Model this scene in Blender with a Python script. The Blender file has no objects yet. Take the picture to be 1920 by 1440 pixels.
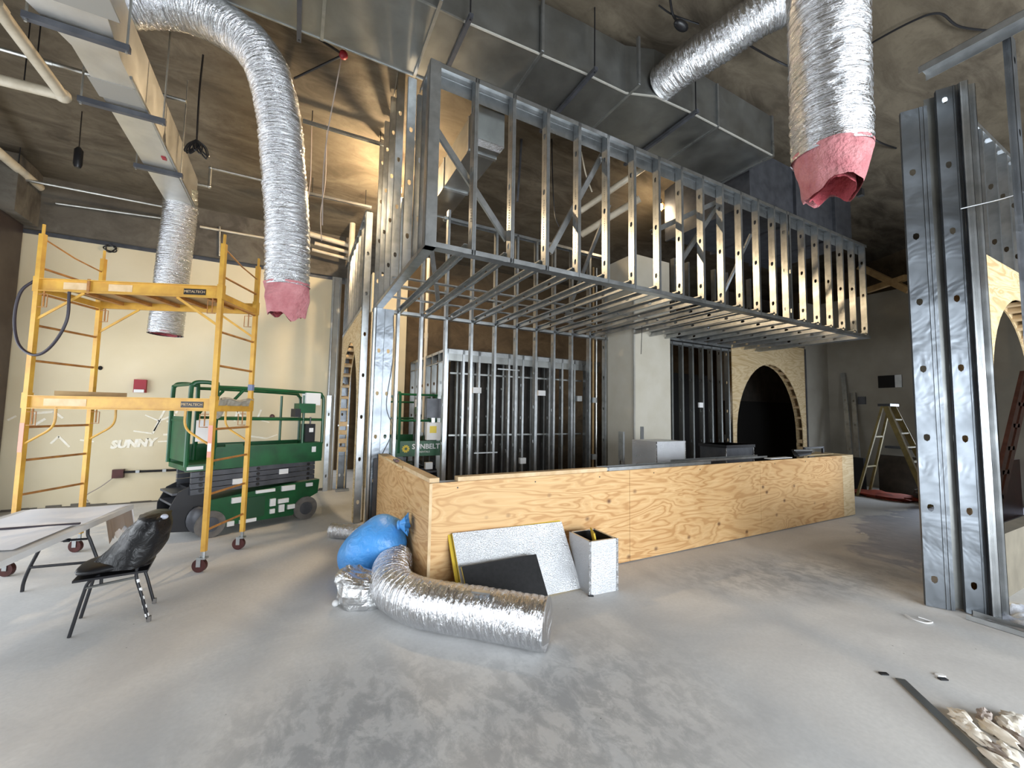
import bpy, math, random
from mathutils import Vector, Matrix, noise
random.seed(7)
sc = bpy.context.scene
COL = sc.collection
V = Vector
# ------------------------------------------------------------------ camera
FPX, PITCH, ROLL, YAW, CAMH = 765.65, 0.06938, 0.0165, 0.48666, 1.62
_fw = V((math.sin(YAW)*math.cos(PITCH), math.cos(YAW)*math.cos(PITCH), math.sin(PITCH)))
_r0 = V((math.cos(YAW), -math.sin(YAW), 0)); _u0 = _r0.cross(_fw)
_rt = math.cos(ROLL)*_r0 + math.sin(ROLL)*_u0
_up = -math.sin(ROLL)*_r0 + math.cos(ROLL)*_u0
cd = bpy.data.cameras.new('camera'); cam = bpy.data.objects.new('camera', cd); COL.objects.link(cam)
cd.sensor_width = 36; cd.lens = FPX/1920*36; cd.clip_start = .05; cd.clip_end = 200
cam.matrix_world = Matrix(((_rt.x, _up.x, -_fw.x, 0), (_rt.y, _up.y, -_fw.y, 0), (_rt.z, _up.z, -_fw.z, CAMH), (0, 0, 0, 1)))
sc.camera = cam
# ------------------------------------------------------------------ world, daylight, exposure
w = bpy.data.worlds.new('sky'); sc.world = w; w.use_nodes = True
w.node_tree.nodes['Background'].inputs[0].default_value = (.78, .88, 1, 1)
w.node_tree.nodes['Background'].inputs[1].default_value = 1.0
sc.view_settings.view_transform = 'Standard'; sc.view_settings.look = 'None'
sc.view_settings.gamma = 1; sc.view_settings.use_curve_mapping = False
sc.view_settings.exposure = 0.66
def area(name, loc, rot, sx, sy, power, col):
    l = bpy.data.lights.new(name, 'AREA'); l.shape = 'RECTANGLE'; l.size = sx; l.size_y = sy
    l.energy = power; l.color = col
    o = bpy.data.objects.new(name, l); COL.objects.link(o); o.location = loc; o.rotation_euler = rot
    return o
# daylight entering through the glazed street front behind the camera and the glazed left side
area('daylight_front_windows', (4.3, -4.42, 1.6), (math.radians(90), 0, 0), 9.2, 2.7, 760, (.88, .945, 1))
area('daylight_left_windows', (-4.72, 4.5, 1.55), (0, math.radians(-90), 0), 2.7, 7.2, 160, (.92, .965, 1))
area('added_side_fill', (12.24, 3.12, 1.05), (0, math.radians(90), 0), 2.0, .8, 50, (.78, .88, 1))  # bluish fill added for the far floor, set in an invented doorway

# ------------------------------------------------------------------ pixel helpers (only turn a photo pixel into a point on a given real plane)
def ray(x, y): return (x-960)/FPX*_rt - (y-720)/FPX*_up + _fw
def on(x, y, ax, val):
    d = ray(x, y); c = V((0, 0, CAMH)); return c + d*((val-c[ax])/d[ax])
def fl(x, y, z=0): return on(x, y, 2, z)
# ------------------------------------------------------------------ materials
def S(r, g, b):
    f = lambda c: (c/255/12.92) if c/255 <= .04045 else ((c/255+.055)/1.055)**2.4
    return (f(r), f(g), f(b), 1)
MATS = {}
class NT:
    def __init__(s, name):
        s.m = bpy.data.materials.new(name); s.m.use_nodes = True; s.t = s.m.node_tree
        s.b = s.t.nodes['Principled BSDF']; s.co = s.n('ShaderNodeTexCoord').outputs['Object']; MATS[name] = s.m
    def n(s, t, **k):
        q = s.t.nodes.new(t)
        for a, v in k.items(): setattr(q, a, v)
        return q
    def l(s, a, b): s.t.links.new(a, b)
    def mapv(s, sc_, loc=(0, 0, 0), src=None):
        q = s.n('ShaderNodeMapping'); q.inputs['Scale'].default_value = sc_; q.inputs['Location'].default_value = loc
        s.l(src or s.co, q.inputs[0]); return q.outputs[0]
    def noise(s, scale, detail=4, dist=0, rough=.55, src=None):
        q = s.n('ShaderNodeTexNoise'); q.inputs['Scale'].default_value = scale; q.inputs['Detail'].default_value = detail
        q.inputs['Distortion'].default_value = dist; q.inputs['Roughness'].default_value = rough
        s.l(src or s.co, q.inputs['Vector']); return q.outputs['Fac']
    def ramp(s, src, stops):
        q = s.n('ShaderNodeValToRGB'); e = q.color_ramp.elements
        while len(e) < len(stops): e.new(.5)
        for i, (p, c) in enumerate(stops):
            e[i].position = p; e[i].color = c if len(c) == 4 else (*c, 1)
        s.l(src, q.inputs[0]); return q.outputs[0]
    def math(s, op, a, b=None):
        q = s.n('ShaderNodeMath', operation=op)
        for i, x in enumerate((a, b)):
            if x is None: continue
            if isinstance(x, (int, float)): q.inputs[i].default_value = x
            else: s.l(x, q.inputs[i])
        return q.outputs[0]
    def mix(s, f, a, b, mode='MIX'):
        q = s.n('ShaderNodeMix', data_type='RGBA', blend_type=mode)
        if isinstance(f, (int, float)): q.inputs[0].default_value = f
        else: s.l(f, q.inputs[0])
        for i, x in ((6, a), (7, b)):
            if isinstance(x, tuple): q.inputs[i].default_value = x
            else: s.l(x, q.inputs[i])
        return q.outputs[2]
    def bump(s, h, strength=.3, dist=.01):
        q = s.n('ShaderNodeBump'); q.inputs['Strength'].default_value = strength; q.inputs['Distance'].default_value = dist
        s.l(h, q.inputs['Height']); s.l(q.outputs[0], s.b.inputs['Normal'])
    def set(s, col=None, rough=None, metal=None):
        for k, x in (('Base Color', col), ('Roughness', rough), ('Metallic', metal)):
            if x is None: continue
            if isinstance(x, (int, float, tuple)): s.b.inputs[k].default_value = x
            else: s.l(x, s.b.inputs[k])
        return s
BW = lambda v: (v, v, v, 1)
def mat(name, col, rough=.5, metal=0., col2=None, vs=6, bump=None, detail=4):
    if name in MATS: return MATS[name]
    t = NT(name); t.set(col, rough, metal)
    if col2:
        f = t.noise(vs, detail); f = t.ramp(f, [(.35, BW(0)), (.68, BW(1))]); t.set(col=t.mix(f, col, col2))
    if bump: t.bump(t.noise(bump[0], 4), bump[1], bump[2] if len(bump) > 2 else .01)
    return t.m
def m_galv(name, base, lo, hi, sp=9, metal=.92, lumpy=0):
    t = NT(name)
    a = t.noise(sp, 5, .4); b = t.noise(2.2, 2)
    c2 = tuple(x*.72 for x in base[:3])+(1,)
    t.set(t.mix(t.ramp(a, [(.3, BW(0)), (.7, BW(1))]), base, c2), t.ramp(b, [(.3, BW(lo)), (.7, BW(hi))]), metal)
    if lumpy: t.bump(t.noise(3.2, 3, .5), .22, .06)
    else: t.bump(t.noise(30, 3), .06, .004)
    return t.m
GALV = m_galv('galvanised_steel', (.50, .52, .53, 1), .26, .42)
GALVD = m_galv('dull_galvanised_duct', (.36, .37, .36, 1), .3, .5, 3)
GALVP = m_galv('bright_galvanised_post', (.26, .285, .315, 1), .3, .48, 4, lumpy=1)
def m_foil(name, base=(.68, .69, .71, 1), sc_=22, st=1.0, rough=.13):
    t = NT(name)
    n1 = t.noise(sc_, 6, 1.2, .62); n2 = t.noise(sc_*3.1, 3, .6)
    h = t.math('ADD', n1, t.math('MULTIPLY', n2, .35))
    t.set(base, t.ramp(t.noise(5, 3), [(.3, BW(rough*.8)), (.7, BW(rough*1.5))]), 1.0)
    t.bump(h, st, .035); return t.m
FOIL = m_foil('aluminium_foil'); FOILF = m_foil('foil_board_facing', (.62, .63, .65, 1), 60, .38, .34)
def m_flex():
    t = NT('flexible_duct_foil'); uv = t.n('ShaderNodeTexCoord').outputs['UV']
    a = t.noise(1, 5, .5, .6, t.mapv((5, 46, 1), src=uv)); c = t.noise(1, 4, .8, .6, t.mapv((16, 60, 1), src=uv))
    t.set((.78, .79, .81, 1), t.ramp(t.noise(5, 3), [(.3, BW(.12)), (.7, BW(.24))]), 1.0)
    t.bump(t.math('ADD', a, t.math('MULTIPLY', c, .5)), 1.0, .03); return t.m
FLEX = m_flex()
def m_ply(name, a, b, c, knots=True):
    t = NT(name)
    v = t.mapv((.42, .42, 2.0), (3.1, 1.7, .4))
    n = t.noise(1.9, 3, .55, .5, v)
    rings = t.math('SINE', t.math('MULTIPLY', n, 80))
    rings = t.math('MULTIPLY', t.math('ADD', rings, 1), .5)
    col = t.ramp(rings, [(0, b), (.35, a), (.8, a), (1, c)])
    fine = t.noise(1, 5, 0, .6, t.mapv((2.5, 2.5, 70)))
    col = t.mix(t.ramp(fine, [(.35, BW(0)), (.75, BW(.5))]), col, b)
    big = t.noise(.9, 2)
    col = t.mix(t.ramp(big, [(.4, BW(0)), (.7, BW(.35))]), col, c)
    if knots:
        vo = t.n('ShaderNodeTexVoronoi'); vo.inputs['Scale'].default_value = 3.3
        t.l(t.mapv((1, 1, 1.25), (.3, .2, .15)), vo.inputs['Vector'])
        k = t.ramp(vo.outputs['Distance'], [(.045, BW(1)), (.075, BW(.6)), (.14, BW(0))])
        col = t.mix(t.math('MULTIPLY', k, .85), col, S(84, 46, 22))
    t.set(col, .62); t.bump(fine, .15, .003); return t.m
PLY = m_ply('plywood_cdx', S(208, 168, 116), S(180, 134, 82), S(216, 180, 130))
PLYP = m_ply('plywood_pale', S(214, 190, 148), S(190, 160, 112), S(224, 204, 166), False)
def m_floor():
    t = NT('worn_concrete_floor')
    co = t.co
    def blob(cx, cy, rx, ry, ang=0):
        mp = t.n('ShaderNodeMapping', vector_type='TEXTURE'); mp.inputs['Location'].default_value = (cx, cy, 0)
        mp.inputs['Rotation'].default_value = (0, 0, ang); mp.inputs['Scale'].default_value = (rx, ry, 1)
        t.l(co, mp.inputs[0]); ln = t.n('ShaderNodeVectorMath', operation='LENGTH'); t.l(mp.outputs[0], ln.inputs[0])
        return t.ramp(ln.outputs['Value'], [(.25, BW(1)), (1, BW(0))])
    swirl = t.noise(6.5, 9, .35, .7, t.mapv((1.25, .8, 1))); sw2 = t.noise(1.1, 5, 1.2)
    fine = t.noise(38, 4)
    base = t.mix(t.ramp(sw2, [(.35, BW(0)), (.65, BW(1))]), S(212, 211, 209), S(194, 193, 192))
    base = t.mix(t.ramp(fine, [(.3, BW(0)), (.8, BW(.35))]), base, S(172, 172, 171))
    m1 = t.math('MAXIMUM', blob(1.3, 1.8, 1.35, 1.0, .2), t.math('MAXIMUM', blob(4.6, 2.45, 1.7, .7, -.35), blob(.35, 2.2, 1.0, .9)))
    patch = t.math('MULTIPLY', m1, t.ramp(swirl, [(.45, BW(0)), (.5, BW(.5)), (.58, BW(1))]))
    col = t.mix(t.math('MULTIPLY', patch, .55), base, S(112, 114, 117))
    halo = t.math('MULTIPLY', m1, .35); col = t.mix(halo, col, S(164, 164, 165))
    far = blob(10.2, 1.9, 5.0, 1.75, -.05)  # dimmer bluish light past the counter, painted into the floor colour
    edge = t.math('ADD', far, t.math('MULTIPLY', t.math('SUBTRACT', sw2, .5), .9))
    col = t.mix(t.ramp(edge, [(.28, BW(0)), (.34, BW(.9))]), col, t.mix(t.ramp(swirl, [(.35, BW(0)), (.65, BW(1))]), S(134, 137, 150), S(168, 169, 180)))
    sp = t.n('ShaderNodeTexVoronoi'); sp.inputs['Scale'].default_value = 5.5; t.l(co, sp.inputs['Vector'])
    col = t.mix(t.ramp(sp.outputs['Distance'], [(.018, BW(.7)), (.03, BW(0))]), col, S(80, 78, 74))
    t.set(col, t.ramp(swirl, [(.3, BW(.62)), (.7, BW(.8))])); t.bump(t.math('ADD', fine, swirl), .12, .004)
    return t.m
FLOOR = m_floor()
def m_conc(name, a, b, c, sc_=1.0):
    t = NT(name)
    n = t.noise(1.5*sc_, 8, .7, .66, t.mapv((.7, 2.0, 1))); n2 = t.noise(.35*sc_, 3); n3 = t.noise(14, 4)
    col = t.mix(t.ramp(n, [(.36, BW(0)), (.62, BW(1))]), a, b)
    col = t.mix(t.ramp(n2, [(.4, BW(0)), (.7, BW(.8))]), col, c)
    col = t.mix(t.ramp(n3, [(.55, BW(0)), (.75, BW(.35))]), col, b)
    t.set(col, .85); t.bump(t.math('ADD', n, n3), .25, .01); return t.m
CONC = m_conc('stained_concrete_slab', S(116, 106, 90), S(70, 61, 49), S(96, 86, 69))
CONCB = m_conc('grey_concrete_beam', S(110, 104, 94), S(70, 64, 57), S(88, 82, 73), 1.6)
BLOCK = m_conc('brown_concrete_block', S(104, 88, 66), S(72, 58, 42), S(88, 74, 55), 2)
CREAM = mat('cream_painted_wall', S(214, 202, 174), .8, 0, S(207, 194, 163), 1.2, (60, .08, .004))
DRYW = mat('bare_drywall', S(196, 191, 178), .85, 0, S(186, 180, 164), 2.2)
DRYG = mat('grey_drywall_edge', S(168, 166, 158), .85, 0, S(150, 147, 140), 3)
LUM = mat('pale_lumber', S(216, 190, 152), .7, 0, S(196, 166, 124), 9)
LUMD = mat('old_lumber', S(176, 146, 102), .75, 0, S(150, 120, 80), 7)
YEL = mat('yellow_enamel', S(208, 162, 66), .42, .0, S(186, 138, 56), 7, (40, .05, .003))
YELB = mat('worn_yellow_rust', S(176, 122, 60), .5, .0, S(140, 92, 50), 12)
GRN = mat('green_machine_paint', S(14, 88, 48), .38, 0, S(12, 68, 38), 5)
DGRY = mat('dark_grey_steel', S(86, 88, 94), .45, .3, S(66, 68, 74), 6)
BLK = mat('black_plastic', S(24, 24, 27), .4); BLKM = mat('black_painted_metal', S(30, 30, 34), .38, .2)
RUB = mat('grey_rubber_tyre', S(112, 108, 104), .8, 0, S(92, 88, 84), 10)
WHT = mat('white_label', S(226, 226, 226), .55); WPL = mat('white_plastic_top', S(214, 213, 212), .5, 0, S(200, 199, 198), 4)
PAPER = mat('white_drawing_paper', S(236, 237, 242), .8)
PVC = mat('white_pvc_pipe', S(214, 204, 184), .45, 0, S(190, 178, 156), 5)
COND = m_galv('conduit_steel', (.6, .6, .57, 1), .3, .45)
PINK = mat('pink_fibreglass', S(194, 132, 134), .95, 0, S(168, 98, 103), 8, (34, .9, .03))
PINKD = mat('pink_fibreglass_inside', S(176, 84, 92), .95, 0, S(150, 62, 70), 10, (30, .9, .03))
RED = mat('red_device', S(150, 32, 46), .45); MAROON = mat('maroon_painted_metal', S(84, 46, 44), .32, .35, S(60, 34, 32), 8)
BAGB = NT('blue_plastic_bag')
BAGB.set(BAGB.mix(BAGB.ramp(BAGB.noise(4, 4), [(.35, BW(0)), (.7, BW(1))]), S(72, 148, 222), S(92, 166, 232)), .34); BAGB.bump(BAGB.noise(9, 5, 1.4), .55, .03); BAGB.b.inputs['Subsurface Weight'].default_value = 0; BAGB = BAGB.m
BLKBAG = NT('black_plastic_sheet'); BLKBAG.set(S(11, 11, 14), .42); BLKBAG.bump(BLKBAG.noise(10, 3, 1.0), .45, .03); BLKBAG = BLKBAG.m
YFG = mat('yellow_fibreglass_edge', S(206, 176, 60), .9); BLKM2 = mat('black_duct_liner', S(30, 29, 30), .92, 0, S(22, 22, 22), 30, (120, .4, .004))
CLOTH = mat('grey_rag', S(172, 166, 152), .9, 0, S(140, 132, 116), 14)
HOSE = mat('dark_hose', S(46, 40, 50), .5); ORNG = mat('orange_plastic', S(160, 62, 36), .7, 0, S(120, 50, 34), 8)
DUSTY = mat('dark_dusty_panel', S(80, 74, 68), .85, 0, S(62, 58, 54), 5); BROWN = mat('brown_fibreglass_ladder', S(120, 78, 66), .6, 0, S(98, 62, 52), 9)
OCHRE = mat('dusty_yellow_ladder', S(138, 122, 72), .7, 0, S(112, 98, 60), 8)
TAUPE = mat('taupe_paper', S(158, 146, 138), .9); WCRUMB = mat('torn_white_paper', S(240, 234, 222), .85, 0, S(214, 202, 186), 9)
SPRAY = mat('white_spray_paint', S(240, 236, 226), .8, 0, S(230, 221, 198), 18); TEAR = mat('dark_hole', S(20, 18, 17), .9)
BLUET = mat('blue_tape', S(112, 124, 156), .6); ORSTK = mat('pink_sticker', S(214, 150, 130), .6)
CLEAR = mat('cloudy_plastic_bag', S(196, 200, 208), .3, 0, S(170, 174, 186), 10, (22, .6, .02))
def glow(name, col, st):
    m = bpy.data.materials.new(name); m.use_nodes = True; b = m.node_tree.nodes['Principled BSDF']
    b.inputs['Base Color'].default_value = col; b.inputs['Emission Color'].default_value = col; b.inputs['Emission Strength'].default_value = st
    return m
BULB = glow('warm_bulb', (1, .78, .48, 1), 60)
# ------------------------------------------------------------------ mesh helpers
OFF = {}
def tag(o, label=None, cat=None, group=None, kind=None):
    if label: o['label'] = label
    if cat: o['category'] = cat
    if group: o['group'] = group
    if kind: o['kind'] = kind
    return o
def thing(name, label, cat, loc=(0, 0, 0), group=None, kind=None):
    o = bpy.data.objects.new(name, None); COL.objects.link(o); o.location = loc; o.empty_display_size = .1
    OFF[o.name] = V(loc); return tag(o, label, cat, group, kind)
class MB:
    def __init__(s): s.v = []; s.f = []
    def add(s, vs, fs):
        n = len(s.v); s.v += [V(p) for p in vs]; s.f += [tuple(i+n for i in f) for f in fs]; return s
    def obox(s, c, a, b, d):
        c, a, b, d = V(c), V(a), V(b), V(d)
        vs = [c+i*a+j*b+k*d for i in (-1, 1) for j in (-1, 1) for k in (-1, 1)]
        fs = [(0, 1, 3, 2), (4, 6, 7, 5), (0, 4, 5, 1), (2, 3, 7, 6), (0, 2, 6, 4), (1, 5, 7, 3)]
        if a.cross(b).dot(d) < 0: fs = [f[::-1] for f in fs]
        return s.add(vs, fs)
    def box(s, x0, x1, y0, y1, z0, z1):
        return s.obox(((x0+x1)/2, (y0+y1)/2, (z0+z1)/2), ((x1-x0)/2, 0, 0), (0, (y1-y0)/2, 0), (0, 0, (z1-z0)/2))
    def bar(s, p, q, wd, h, up=(0, 0, 1)):
        p, q = V(p), V(q); d = (q-p); L = d.length; d.normalize(); up = V(up)
        if abs(d.dot(up)) > .95: up = V((1, 0, 0)) if abs(d.x) < .9 else V((0, 1, 0))
        sd = d.cross(up).normalized(); u = sd.cross(d)
        return s.obox((p+q)/2, d*L/2, sd*wd/2, u*h/2)
    def tube(s, path, r, n=10, caps=True, rfun=None):
        path = [V(p) for p in path]; N = len(path); t0 = (path[1]-path[0]).normalized()
        a = t0.orthogonal().normalized(); rings = []
        for i, p in enumerate(path):
            t = (path[min(i+1, N-1)]-path[max(i-1, 0)]).normalized()
            a = (a-t*a.dot(t)).normalized(); b = t.cross(a)
            rr = r[i] if isinstance(r, (list, tuple)) else r
            ring = []
            for k in range(n):
                th = 2*math.pi*k/n; q = rr
                if rfun: q = rfun(i, th, rr, p)
                ring.append(p+(a*math.cos(th)+b*math.sin(th))*q)
            rings.append(ring)
        vs = [q for ring in rings for q in ring]; fs = []
        for i in range(N-1):
            for k in range(n):
                k2 = (k+1) % n; fs.append((i*n+k, i*n+k2, (i+1)*n+k2, (i+1)*n+k))
        if caps: fs += [tuple(range(n))[::-1], tuple((N-1)*n+k for k in range(n))]
        return s.add(vs, fs)
    def cyl(s, p, q, r, n=14): return s.tube([p, q], r, n)
    def prism(s, poly, vec):
        poly = [V(p) for p in poly]; vec = V(vec); n = len(poly)
        nrm = V((0, 0, 0))
        for i in range(n): nrm += poly[i].cross(poly[(i+1) % n])
        if nrm.dot(vec) > 0: poly = poly[::-1]
        vs = poly+[p+vec for p in poly]
        fs = [tuple(range(n)), tuple(range(2*n-1, n-1, -1))]+[(i, i+n, (i+1) % n+n, (i+1) % n) for i in range(n)]
        fs = [fs[0], fs[1]]+[f[::-1] for f in [(i, (i+1) % n, (i+1) % n+n, i+n) for i in range(n)]]
        return s.add(vs, fs)
    def grid(s, fn, nu, nv, closeu=False):
        vs = [fn(i/nu, j/nv) for j in range(nv+1) for i in range(nu+(0 if closeu else 1))]
        W = nu if closeu else nu+1; fs = []
        for j in range(nv):
            for i in range(nu):
                i2 = (i+1) % W; fs.append((j*W+i, j*W+i2, (j+1)*W+i2, (j+1)*W+i))
        return s.add(vs, fs)
    def ball(s, c, rx, ry, rz, nu=20, nv=12, f=None):
        c = V(c)
        def fn(u, v):
            th = 2*math.pi*u; ph = math.pi*(v-.5)
            d = V((math.cos(th)*math.cos(ph), math.sin(th)*math.cos(ph), math.sin(ph)))
            k = f(d) if f else 1
            return c+V((d.x*rx, d.y*ry, d.z*rz))*k
        return s.grid(fn, nu, nv, True)
    def xf(s, M):
        s.v = [M @ p for p in s.v]; return s
    def mesh(s, name, off, m, smooth):
        me = bpy.data.meshes.new(name); me.from_pydata([tuple(p-off) for p in s.v], [], s.f)
        me.materials.append(m); me.validate()
        if smooth:
            me.polygons.foreach_set('use_smooth', [True]*len(me.polygons))
            if smooth != 'all': me.set_sharp_from_angle(angle=math.radians(40))
        me.update(); return me
    def build(s, name, m, parent=None, smooth=False, label=None, cat=None, group=None, kind=None, loc=None):
        if parent is not None: off = OFF[parent.name]
        elif loc is not None: off = V(loc)
        elif kind == 'structure': off = V((0, 0, 0))
        else:
            xs = [p.x for p in s.v]; ys = [p.y for p in s.v]; zs = [p.z for p in s.v]
            off = V(((min(xs)+max(xs))/2, (min(ys)+max(ys))/2, min(zs)))
        o = bpy.data.objects.new(name, s.mesh(name, off, m, smooth)); COL.objects.link(o)
        if parent is not None: o.parent = parent
        else: o.location = off
        OFF[o.name] = off; return tag(o, label, cat, group, kind)
def place(name, me, parent, org, ex, ez, label=None):
    ex, ez = V(ex), V(ez); ey = ez.cross(ex); org = V(org)-OFF[parent.name]
    o = bpy.data.objects.new(name, me); COL.objects.link(o); o.parent = parent
    o.matrix_local = Matrix(((ex.x, ey.x, ez.x, org.x), (ex.y, ey.y, ez.y, org.y), (ex.z, ey.z, ez.z, org.z), (0, 0, 0, 1)))
    OFF[o.name] = OFF[parent.name]
    if label: o['label'] = label
    return o
_SM = {}
def stud_mesh(L, d=.092, fg=.041, holes=True, lips=True, m=None, h0=.3, dots=False):
    m = m or GALV; key = (round(L, 3), d, fg, holes, lips, m.name, h0, dots)
    if key in _SM: return _SM[key]
    t = .003; b = MB()
    zs = []
    if holes:
        z = h0
        while z < L-.1: zs.append(z); z += .61
    cuts = [0.]; segs = []
    hw, hh, pad = .019 if d < .12 else .022, .036, .05
    z = 0.
    for h in zs:
        segs.append((z, h-pad, None)); segs.append((h-pad, h+pad, h)); z = h+pad
    segs.append((z, L, None))
    for x, flip in ((0, True), (t, False)):
        for z0, z1, h in segs:
            if z1-z0 < 1e-4: continue
            if h is None:
                vs = [(x, 0, z0), (x, d, z0), (x, d, z1), (x, 0, z1)]; fs = [(0, 1, 2, 3)]
            else:
                y = d/2
                out = [(0, z0), (y, z0), (d, z0), (d, h), (d, z1), (y, z1), (0, z1), (0, h)]
                inn = [(y-hw*.8, h-hh*.62), (y, h-hh), (y+hw*.8, h-hh*.62), (y+hw, h), (y+hw*.8, h+hh*.62), (y, h+hh*.8), (y-hw*.8, h+hh*.62), (y-hw, h)]
                vs = [(x, *p) for p in out+inn]; fs = [(i, (i+1) % 8, 8+(i+1) % 8, 8+i) for i in range(8)]
            b.add(vs, [f[::-1] for f in fs] if flip else fs)
    for y0, y1 in ((0, t), (d-t, d)): b.box(t, fg, y0, y1, 0, L)
    if lips:
        b.box(fg-t, fg, t, .014, 0, L); b.box(fg-t, fg, d-.014, d-t, 0, L)
        for k in (.3, .42, .54, .66):   # rolled ribs on both flanges
            b.box(t+(fg-t)*k, t+(fg-t)*k+.0025, -.0018, 0, 0, L); b.box(t+(fg-t)*k, t+(fg-t)*k+.0025, d, d+.0018, 0, L)
    if dots:
        z = .1
        while z < L-.1:
            if all(abs(z-h) > .09 for h in zs): b.box(-.0025, 0, d/2-.004, d/2+.004, z, z+.011)
            z += .026
    me = b.mesh('stud', V((0, 0, 0)), m, False); _SM[key] = me; return me
def stud(parent, org, ex, ez, L, d=.092, fg=.041, holes=True, lips=True, name='stud', m=None, h0=.3, dots=False):
    return place(name, stud_mesh(L, d, fg, holes, lips, m, h0, dots), parent, org, ex, ez)
def track(parent, org, ex, ez, L, d=.096, fg=.05, name='track', m=None):
    return place(name, stud_mesh(L, d, fg, False, False, m), parent, org, ex, ez)
X, Y, Z = V((1, 0, 0)), V((0, 1, 0)), V((0, 0, 1))
def text(body, size, org, ux, uy, m, parent=None, name='lettering', depth=.002, label=None, shear=0, bold=0):
    cu = bpy.data.curves.new(name, 'FONT'); cu.body = body; cu.size = size; cu.extrude = depth/2; cu.resolution_u = 2
    cu.align_x = 'CENTER'; cu.align_y = 'CENTER'; cu.shear = shear; cu.offset = bold
    tmp = bpy.data.objects.new(name, cu); COL.objects.link(tmp)
    dg = bpy.context.evaluated_depsgraph_get(); me = bpy.data.meshes.new_from_object(tmp.evaluated_get(dg))
    COL.objects.unlink(tmp); bpy.data.objects.remove(tmp); bpy.data.curves.remove(cu)
    me.materials.clear(); me.materials.append(m)
    ux, uy = V(ux).normalized(), V(uy).normalized(); n = ux.cross(uy); org = V(org)
    off = OFF[parent.name] if parent else V((0, 0, 0))
    me.transform(Matrix(((ux.x, uy.x, n.x, org.x-off.x), (ux.y, uy.y, n.y, org.y-off.y), (ux.z, uy.z, n.z, org.z-off.z), (0, 0, 0, 1))))
    o = bpy.data.objects.new(name, me); COL.objects.link(o)
    if parent: o.parent = parent
    OFF[o.name] = off
    if label: o['label'] = label
    return o
def smooth_path(pts, n=8):
    pts = [V(p) for p in pts]; out = []
    P = [pts[0]*2-pts[1]]+pts+[pts[-1]*2-pts[-2]]
    for i in range(1, len(P)-2):
        a, b, c, d = P[i-1:i+3]
        for k in range(n):
            t = k/n
            out.append(.5*((2*b)+(c-a)*t+(2*a-5*b+4*c-d)*t*t+(3*b-a-3*c+d)*t**3))
    out.append(pts[-1]); return out
# ================================================================== SETTING
ST = 'structure'
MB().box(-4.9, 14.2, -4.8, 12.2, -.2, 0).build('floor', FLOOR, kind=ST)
b = MB()
prof = [(-4.8, 6.1), (4.4, 6.1), (9.05, 5.22), (12.2, 5.22)]
for (y0, z0), (y1, z1) in zip(prof, prof[1:]):
    b.add([(-4.9, y0, z0), (14.2, y0, z0), (14.2, y1, z1), (-4.9, y1, z1), (-4.9, y0, 6.4), (14.2, y0, 6.4), (14.2, y1, 6.4), (-4.9, y1, 6.4)],
          [(0, 1, 2, 3)[::-1], (4, 5, 6, 7), (0, 4, 5, 1), (1, 5, 6, 2), (2, 6, 7, 3), (3, 7, 4, 0)])
b.build('ceiling', CONC, kind=ST)
wb = MB().box(-4.6, .56, 9.1, 9.28, 0, 4.36).build('wall_back', CREAM, kind=ST)
MB().box(-4.9, .95, 9.02, 9.5, 4.36, 5.3).build('trim_1', CONCB, kind=ST)          # concrete beam over the cream wall
MB().box(1.35, 2.12, 9.1, 9.28, 0, 4.6).build('wall_back_centre', CREAM, kind=ST)
MB().box(2.12, 14.2, 9.3, 9.5, 0, 5.3).build('wall_back_block', BLOCK, kind=ST)
MB().box(.95, 14.2, 12.0, 12.2, 0, 5.3).build('wall_far', BLOCK, kind=ST)
MB().box(.56, .74, 9.06, 9.24, 0, 4.36).build('wall_back_edge', DRYG, kind=ST)
wr = MB().box(12.2, 12.38, -4.6, 2.7, 0, 4.62).box(12.2, 12.38, 3.54, 5.6, 0, 4.62).box(12.2, 12.38, 2.7, 3.54, 2.1, 4.62).build('wall_right', mat('shaded_drywall', S(158, 153, 142), .85, 0, S(146, 141, 130), 2), kind=ST)  # drywall darkened to put the dim back room's shade into its colour
MB().box(11.15, 12.2, 5.5, 5.62, 0, 4.5).build('wall_right_return', MATS['shaded_drywall'], kind=ST)
MB().box(14.0, 14.2, -4.8, 12.2, 0, 6.1).build('wall_outer', BLOCK, kind=ST)
MB().box(12.17, 12.39, 2.64, 2.7, 0, 2.16).box(12.17, 12.39, 3.54, 3.6, 0, 2.16).box(12.17, 12.39, 2.7, 3.54, 2.1, 2.16).build('added_doorway_1', DGRY, kind=ST)  # frame of the invented doorway that holds the added fill light
# glazed street front behind the camera: piers, head and mullions round open panes
b = MB().box(-4.9, -.4, -4.6, -4.4, 0, 6.1).box(9.0, 14.2, -4.6, -4.4, 0, 6.1).box(-.4, 9.0, -4.6, -4.4, 3.0, 6.1).box(-.4, 9.0, -4.6, -4.4, 0, .2)
b.build('wall_front', CONCB, kind=ST)
b = MB()
for x in (-.4, 1.5, 3.4, 5.3, 7.2, 8.91): b.box(x, x+.09, -4.4, -4.3, .2, 3.0)
b.build('window_1', MAROON, kind=ST)
b = MB().box(-4.9, -4.7, -4.6, .8, 0, 6.1).box(-4.9, -4.7, 8.2, 9.3, 0, 6.1).box(-4.9, -4.7, .8, 8.2, 3.0, 6.1)
b.build('wall_left', CONCB, kind=ST)
b = MB()
for y in (.8, 2.6, 4.4, 6.2, 8.1): b.box(-4.7, -4.6, y, y+.09, 0, 3.0)
b.build('window_2', MAROON, kind=ST)
MB().box(8.32, 12.2, 1.25, 1.4, 0, 4.7).build('wall_added_blocker', DRYW, kind=ST)  # unseen wall added to keep window light off the right wall
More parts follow.
